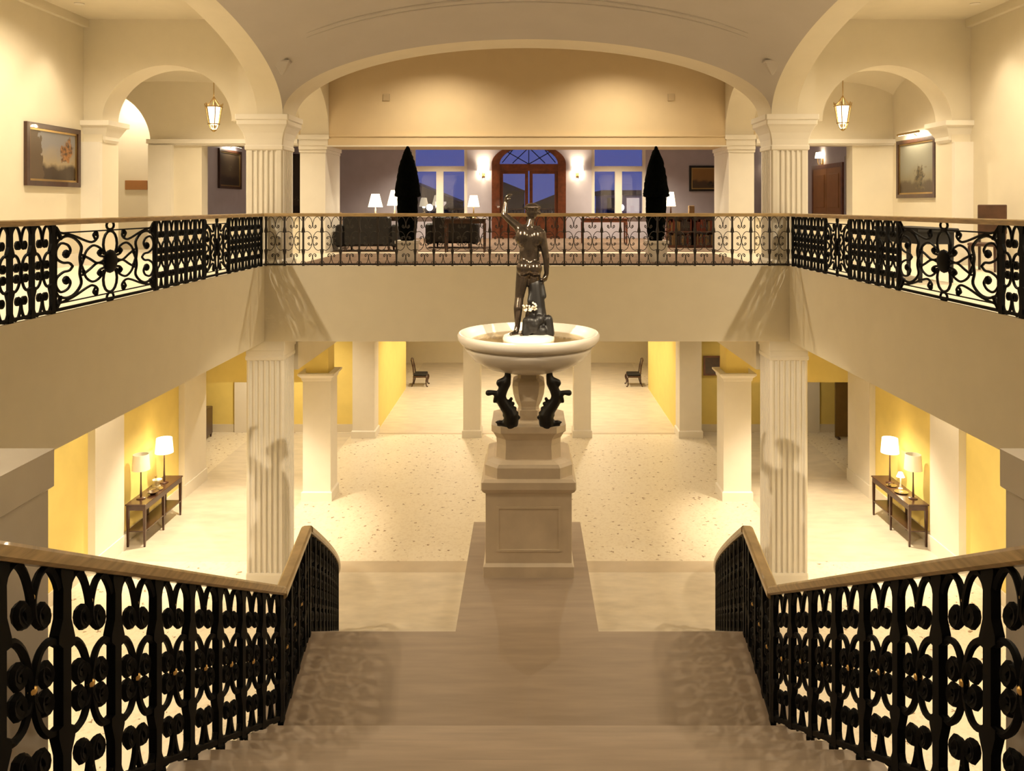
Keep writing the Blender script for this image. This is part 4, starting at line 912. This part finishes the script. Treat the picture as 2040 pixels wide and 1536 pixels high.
def sofa(cx, cy, w, label):
    t = thing('sofa', (cx, cy, FZ), label, 'sofa'); D = 0.85
    MB().bev(cx-w/2, cx+w/2, cy-D/2+0.2, cy+D/2, FZ+0.12, FZ+0.42, 0.03).build('seat', 'leather', t)
    MB().bev(cx-w/2, cx+w/2, cy-D/2, cy-D/2+0.2, FZ+0.12, FZ+0.84, 0.05).build('backrest', 'leather', t)
    for a in (-1, 1): MB().bev(cx+a*(w/2+0.09)-0.09, cx+a*(w/2+0.09)+0.09, cy-D/2, cy+D/2, FZ+0.10, FZ+0.64, 0.04).build('arm', 'leather', t)
    for a in (-w/2+0.05, w/2-0.05):
        for b in (-D/2+0.06, D/2-0.06): MB().sqloft([(0.02, FZ), (0.03, FZ+0.12)], cx+a, cy+b, 0.003).build('foot', 'dark_wood', t)
sofa(-3.85, 19.9, 1.15, 'black leather sofa seen from behind, below the pair of lit lamps')
sofa(-1.95, 21.4, 1.0, 'black leather sofa seen from behind, in front of the lobby window')
desk(-5.0, -3.3, 22.0, 22.55, 0.80, 'dark wooden sofa table carrying the pair of lit lamps')
table_lamp(-4.16, 22.28, FZ+0.80, 0.62, 0.20, 0.36, 'cream lamp with bell shade at the outer end of the sofa table', True, None, 12, 'ceramic', 0.08, top=0.55)
table_lamp(-3.63, 22.28, FZ+0.80, 0.72, 0.21, 0.42, 'taller cream lamp with bell shade at the topiary end of the sofa table', True, None, 12, 'ceramic', 0.08, top=0.5)
desk(-1.95, -0.95, 18.9, 19.4, 0.80, 'small dark wooden writing table carrying a single dome lamp', nm='writing_table')
table_lamp(-1.26, 19.15, FZ+0.80, 0.54, 0.142, 0.27, 'single lamp with glowing dome shade on the writing table', True, None, 9, 'brass', 0.07, top=0.62)
tag(MB().bev(-1.62, -1.44, 19.05, 19.2, FZ+0.80, FZ+0.84, 0.006).build('book', 'ceramic', None), 'pale book lying on the small writing table', 'book')
t = thing('armchair', (-5.0, 20.9, FZ), 'brown high-backed armchair beside the sofa table', 'armchair')
MB().bev(-5.3, -4.7, 20.7, 21.3, FZ+0.12, FZ+0.44, 0.04).build('seat', 'book_b', t); MB().bev(-5.3, -4.7, 20.55, 20.72, FZ+0.12, FZ+0.95, 0.05).build('backrest', 'book_b', t)
for a in (-5.25, -4.75):
    for b in (20.62, 21.24): MB().sqloft([(0.018, FZ), (0.025, FZ+0.12)], a, b, 0.003).build('foot', 'dark_wood', t)
for a in (-5.34, -4.66): MB().bev(a-0.06, a+0.06, 20.6, 21.3, FZ+0.10, FZ+0.62, 0.03).build('arm', 'book_b', t)
# bookcase with books, to the side of the other topiary
t = thing('bookcase', (4.4, 21.5, FZ), 'long low dark red bookcase beside the topiary in the lobby', 'bookcase')
bx0, bx1, by0, by1, bh = 3.65, 5.15, 21.3, 21.65, 0.86
for (a, b, z0, z1) in ((bx0, bx1, 0, 0.06), (bx0, bx1, 0.40, 0.43), (bx0-0.02, bx1+0.02, bh-0.04, bh)): MB().box(a, b, by0, by1, FZ+z0, FZ+z1).build('shelf_board', 'red_wood', t)
for a in (bx0, (bx0+bx1)/2-0.015, bx1-0.03): MB().box(a, a+0.03, by0, by1, FZ+0.06, FZ+bh-0.04).build('side_board', 'red_wood', t)
MB().box(bx0, bx1, by1-0.015, by1, FZ+0.06, FZ+bh-0.04).build('back_board', 'red_wood', t)
for z0, row in ((0.06, 'lower'), (0.43, 'upper')):
    for (xa, xb) in ((bx0+0.035, (bx0+bx1)/2-0.02), ((bx0+bx1)/2+0.02, bx1-0.035)):
        x = xa
        while x < xb-0.06:
            w = random.uniform(0.03, 0.055); hh = random.uniform(0.22, 0.31)
            cn, ct = random.choice((('dark red', 'book_a'), ('tan', 'book_b'), ('black', 'book_c')))
            o = MB().bev(x, x+w, by0+0.04, by0+0.24, FZ+z0, FZ+z0+hh, 0.004).build('book', ct, None)
            tag(o, cn+' bound book standing on the '+row+' shelf of the low bookcase', 'book', cn+' books on the '+row+' shelf'); x += w+0.004
q = at(1337, 430, 21.45)
table_lamp(3.80, 21.47, FZ+bh, 0.60, 0.13, 0.38, 'lamp with glowing oval shade on the end of the bookcase', True, None, 12, 'dark_wood', 0.08, top=0.6)
tag(MB().bev(4.27, 4.42, 21.42, 21.54, FZ+bh, FZ+bh+0.24, 0.01).build('wooden_box', 'book_b', None), 'small upright wooden box on top of the low bookcase', 'box')
desk(1.55, 2.9, 23.2, 23.8, 0.74, 'pale brown wooden table standing under the lobby window past the arched door', 'red_wood', 'side_table')
# side gallery: a dark table and a chair behind the railing
def chair(x, y, rz, label):
    t = thing('armless_chair', (x, y, F2), label, 'chair', None, rz)
    MB().bev(-0.23, 0.23, -0.23, 0.23, 0.42, 0.48, 0.015).build('seat', 'chair_wood', t, False, True)
    MB().bev(-0.23, 0.23, 0.19, 0.225, 0.62, 1.12, 0.012).build('backrest', 'chair_wood', t, False, True)
    for a in (-0.2, 0.2):
        MB().sqloft([(0.016, 0), (0.022, 0.42)], a, -0.2, 0.003).build('leg', 'dark_wood', t, False, True); MB().sqloft([(0.018, 0), (0.02, 0.64)], a, 0.205, 0.003).build('rear_leg', 'dark_wood', t, False, True)
chair(7.76, 13.7, -PI*0.28, 'dark wooden chair with a plain square back against the cream gallery wall')
t = thing('console_table', (5.9, 12.3, F2), 'black wooden table standing behind the gallery railing', 'table')
MB().bev(5.55, 6.15, 11.55, 13.0, F2+0.72, F2+0.78, 0.01).build('table_top', 'black', t); MB().box(5.6, 6.1, 11.6, 12.95, F2+0.55, F2+0.72).build('apron', 'black', t)
for a in (5.63, 6.07):
    for b in (11.63, 12.92): MB().sqloft([(0.022, F2), (0.03, F2+0.55)], a, b, 0.003).build('leg', 'black', t)

# ------------------------------------------------------------------ the street outside at dusk
struct(MB().box(-70, 70, 37.2, 130, F2-2.4, F2-2.2).build('ground_street', 'asphalt'))
def house(x, y, w, dpt, h, mt, label, rows, cols, litp, roof=True):
    z = F2-2.2; t = thing('house', (x, y, z), label, 'building')
    MB().box(x-w/2, x+w/2, y, y+dpt, z, z+h).build('wall', mt, t)
    if roof: MB().prism([(x-w/2-0.2, z+h), (x, z+h+w*0.22), (x+w/2+0.2, z+h)], 'x', y-0.2, y+dpt+0.2).build('roof', 'facade', t)
    else: MB().box(x-w/2-0.1, x+w/2+0.1, y-0.1, y+dpt, z+h, z+h+0.3).build('parapet', 'facade', t)
    for r in range(rows):
        for c in range(cols):
            cx = x-w/2+w*(c+0.5)/cols; cz = z+1.0+r*(h-0.6)/rows
            MB().box(cx-0.4, cx+0.4, y-0.05, y, cz, cz+1.1).build('window', 'window_lit' if random.random() < litp else 'facade', t)
house(-8.5, 58, 7, 6, 3.6, 'facade', 'dark gabled house seen through the window by the topiary', 2, 3, 0.15)
house(-2.2, 62, 4, 6, 4.4, 'facade', 'dark narrow house with a steep roof across the street', 2, 2, 0.3)
house(2.4, 56, 4.0, 5, 3.4, 'facade', 'low dark house seen through the arched door', 1, 3, 0.35)
house(7.4, 52, 5.0, 6, 4.0, 'facade_pale', 'pale shopfront with lit windows across the street', 2, 4, 0.7, False)
house(12.5, 60, 4.5, 6, 4.6, 'facade', 'dark house beyond the lit shopfront', 2, 2, 0.1)
for x, y in ((-6.0, 50), (5.3, 46)):
    t = thing('street_lamp', (x, y, F2-2.2), 'street lamp with a white globe glowing outside the lobby windows', 'street lamp', 'street lamps')
    MB().tube([(x, y, F2-2.2), (x, y, F2+0.9)], 0.05, 8).build('post', 'black', t, True); MB().ell((x, y, F2+1.0), 0.20).build('globe', 'street_lamp', t, True)
for x, y, h in ((-11.5, 45, 3.2), (-2.3, 52, 2.6), (-5.0, 47, 3.0)):
    t = thing('street_tree', (x, y, F2-2.2), 'dark round-headed tree in the street at dusk', 'tree', 'street trees')
    MB().tube([(x, y, F2-2.2), (x, y, F2-2+h*0.6)], [0.14, 0.08], 8).build('trunk', 'tree', t, True)
    m = MB()
    for k in range(14): m.ell((x+random.uniform(-1, 1)*h*0.3, y+random.uniform(-1, 1)*h*0.3, F2-2+h*0.65+random.uniform(-0.25, 0.3)*h), h*random.uniform(0.14, 0.22), 9, 6)
    m.build('crown', 'tree', t, True)
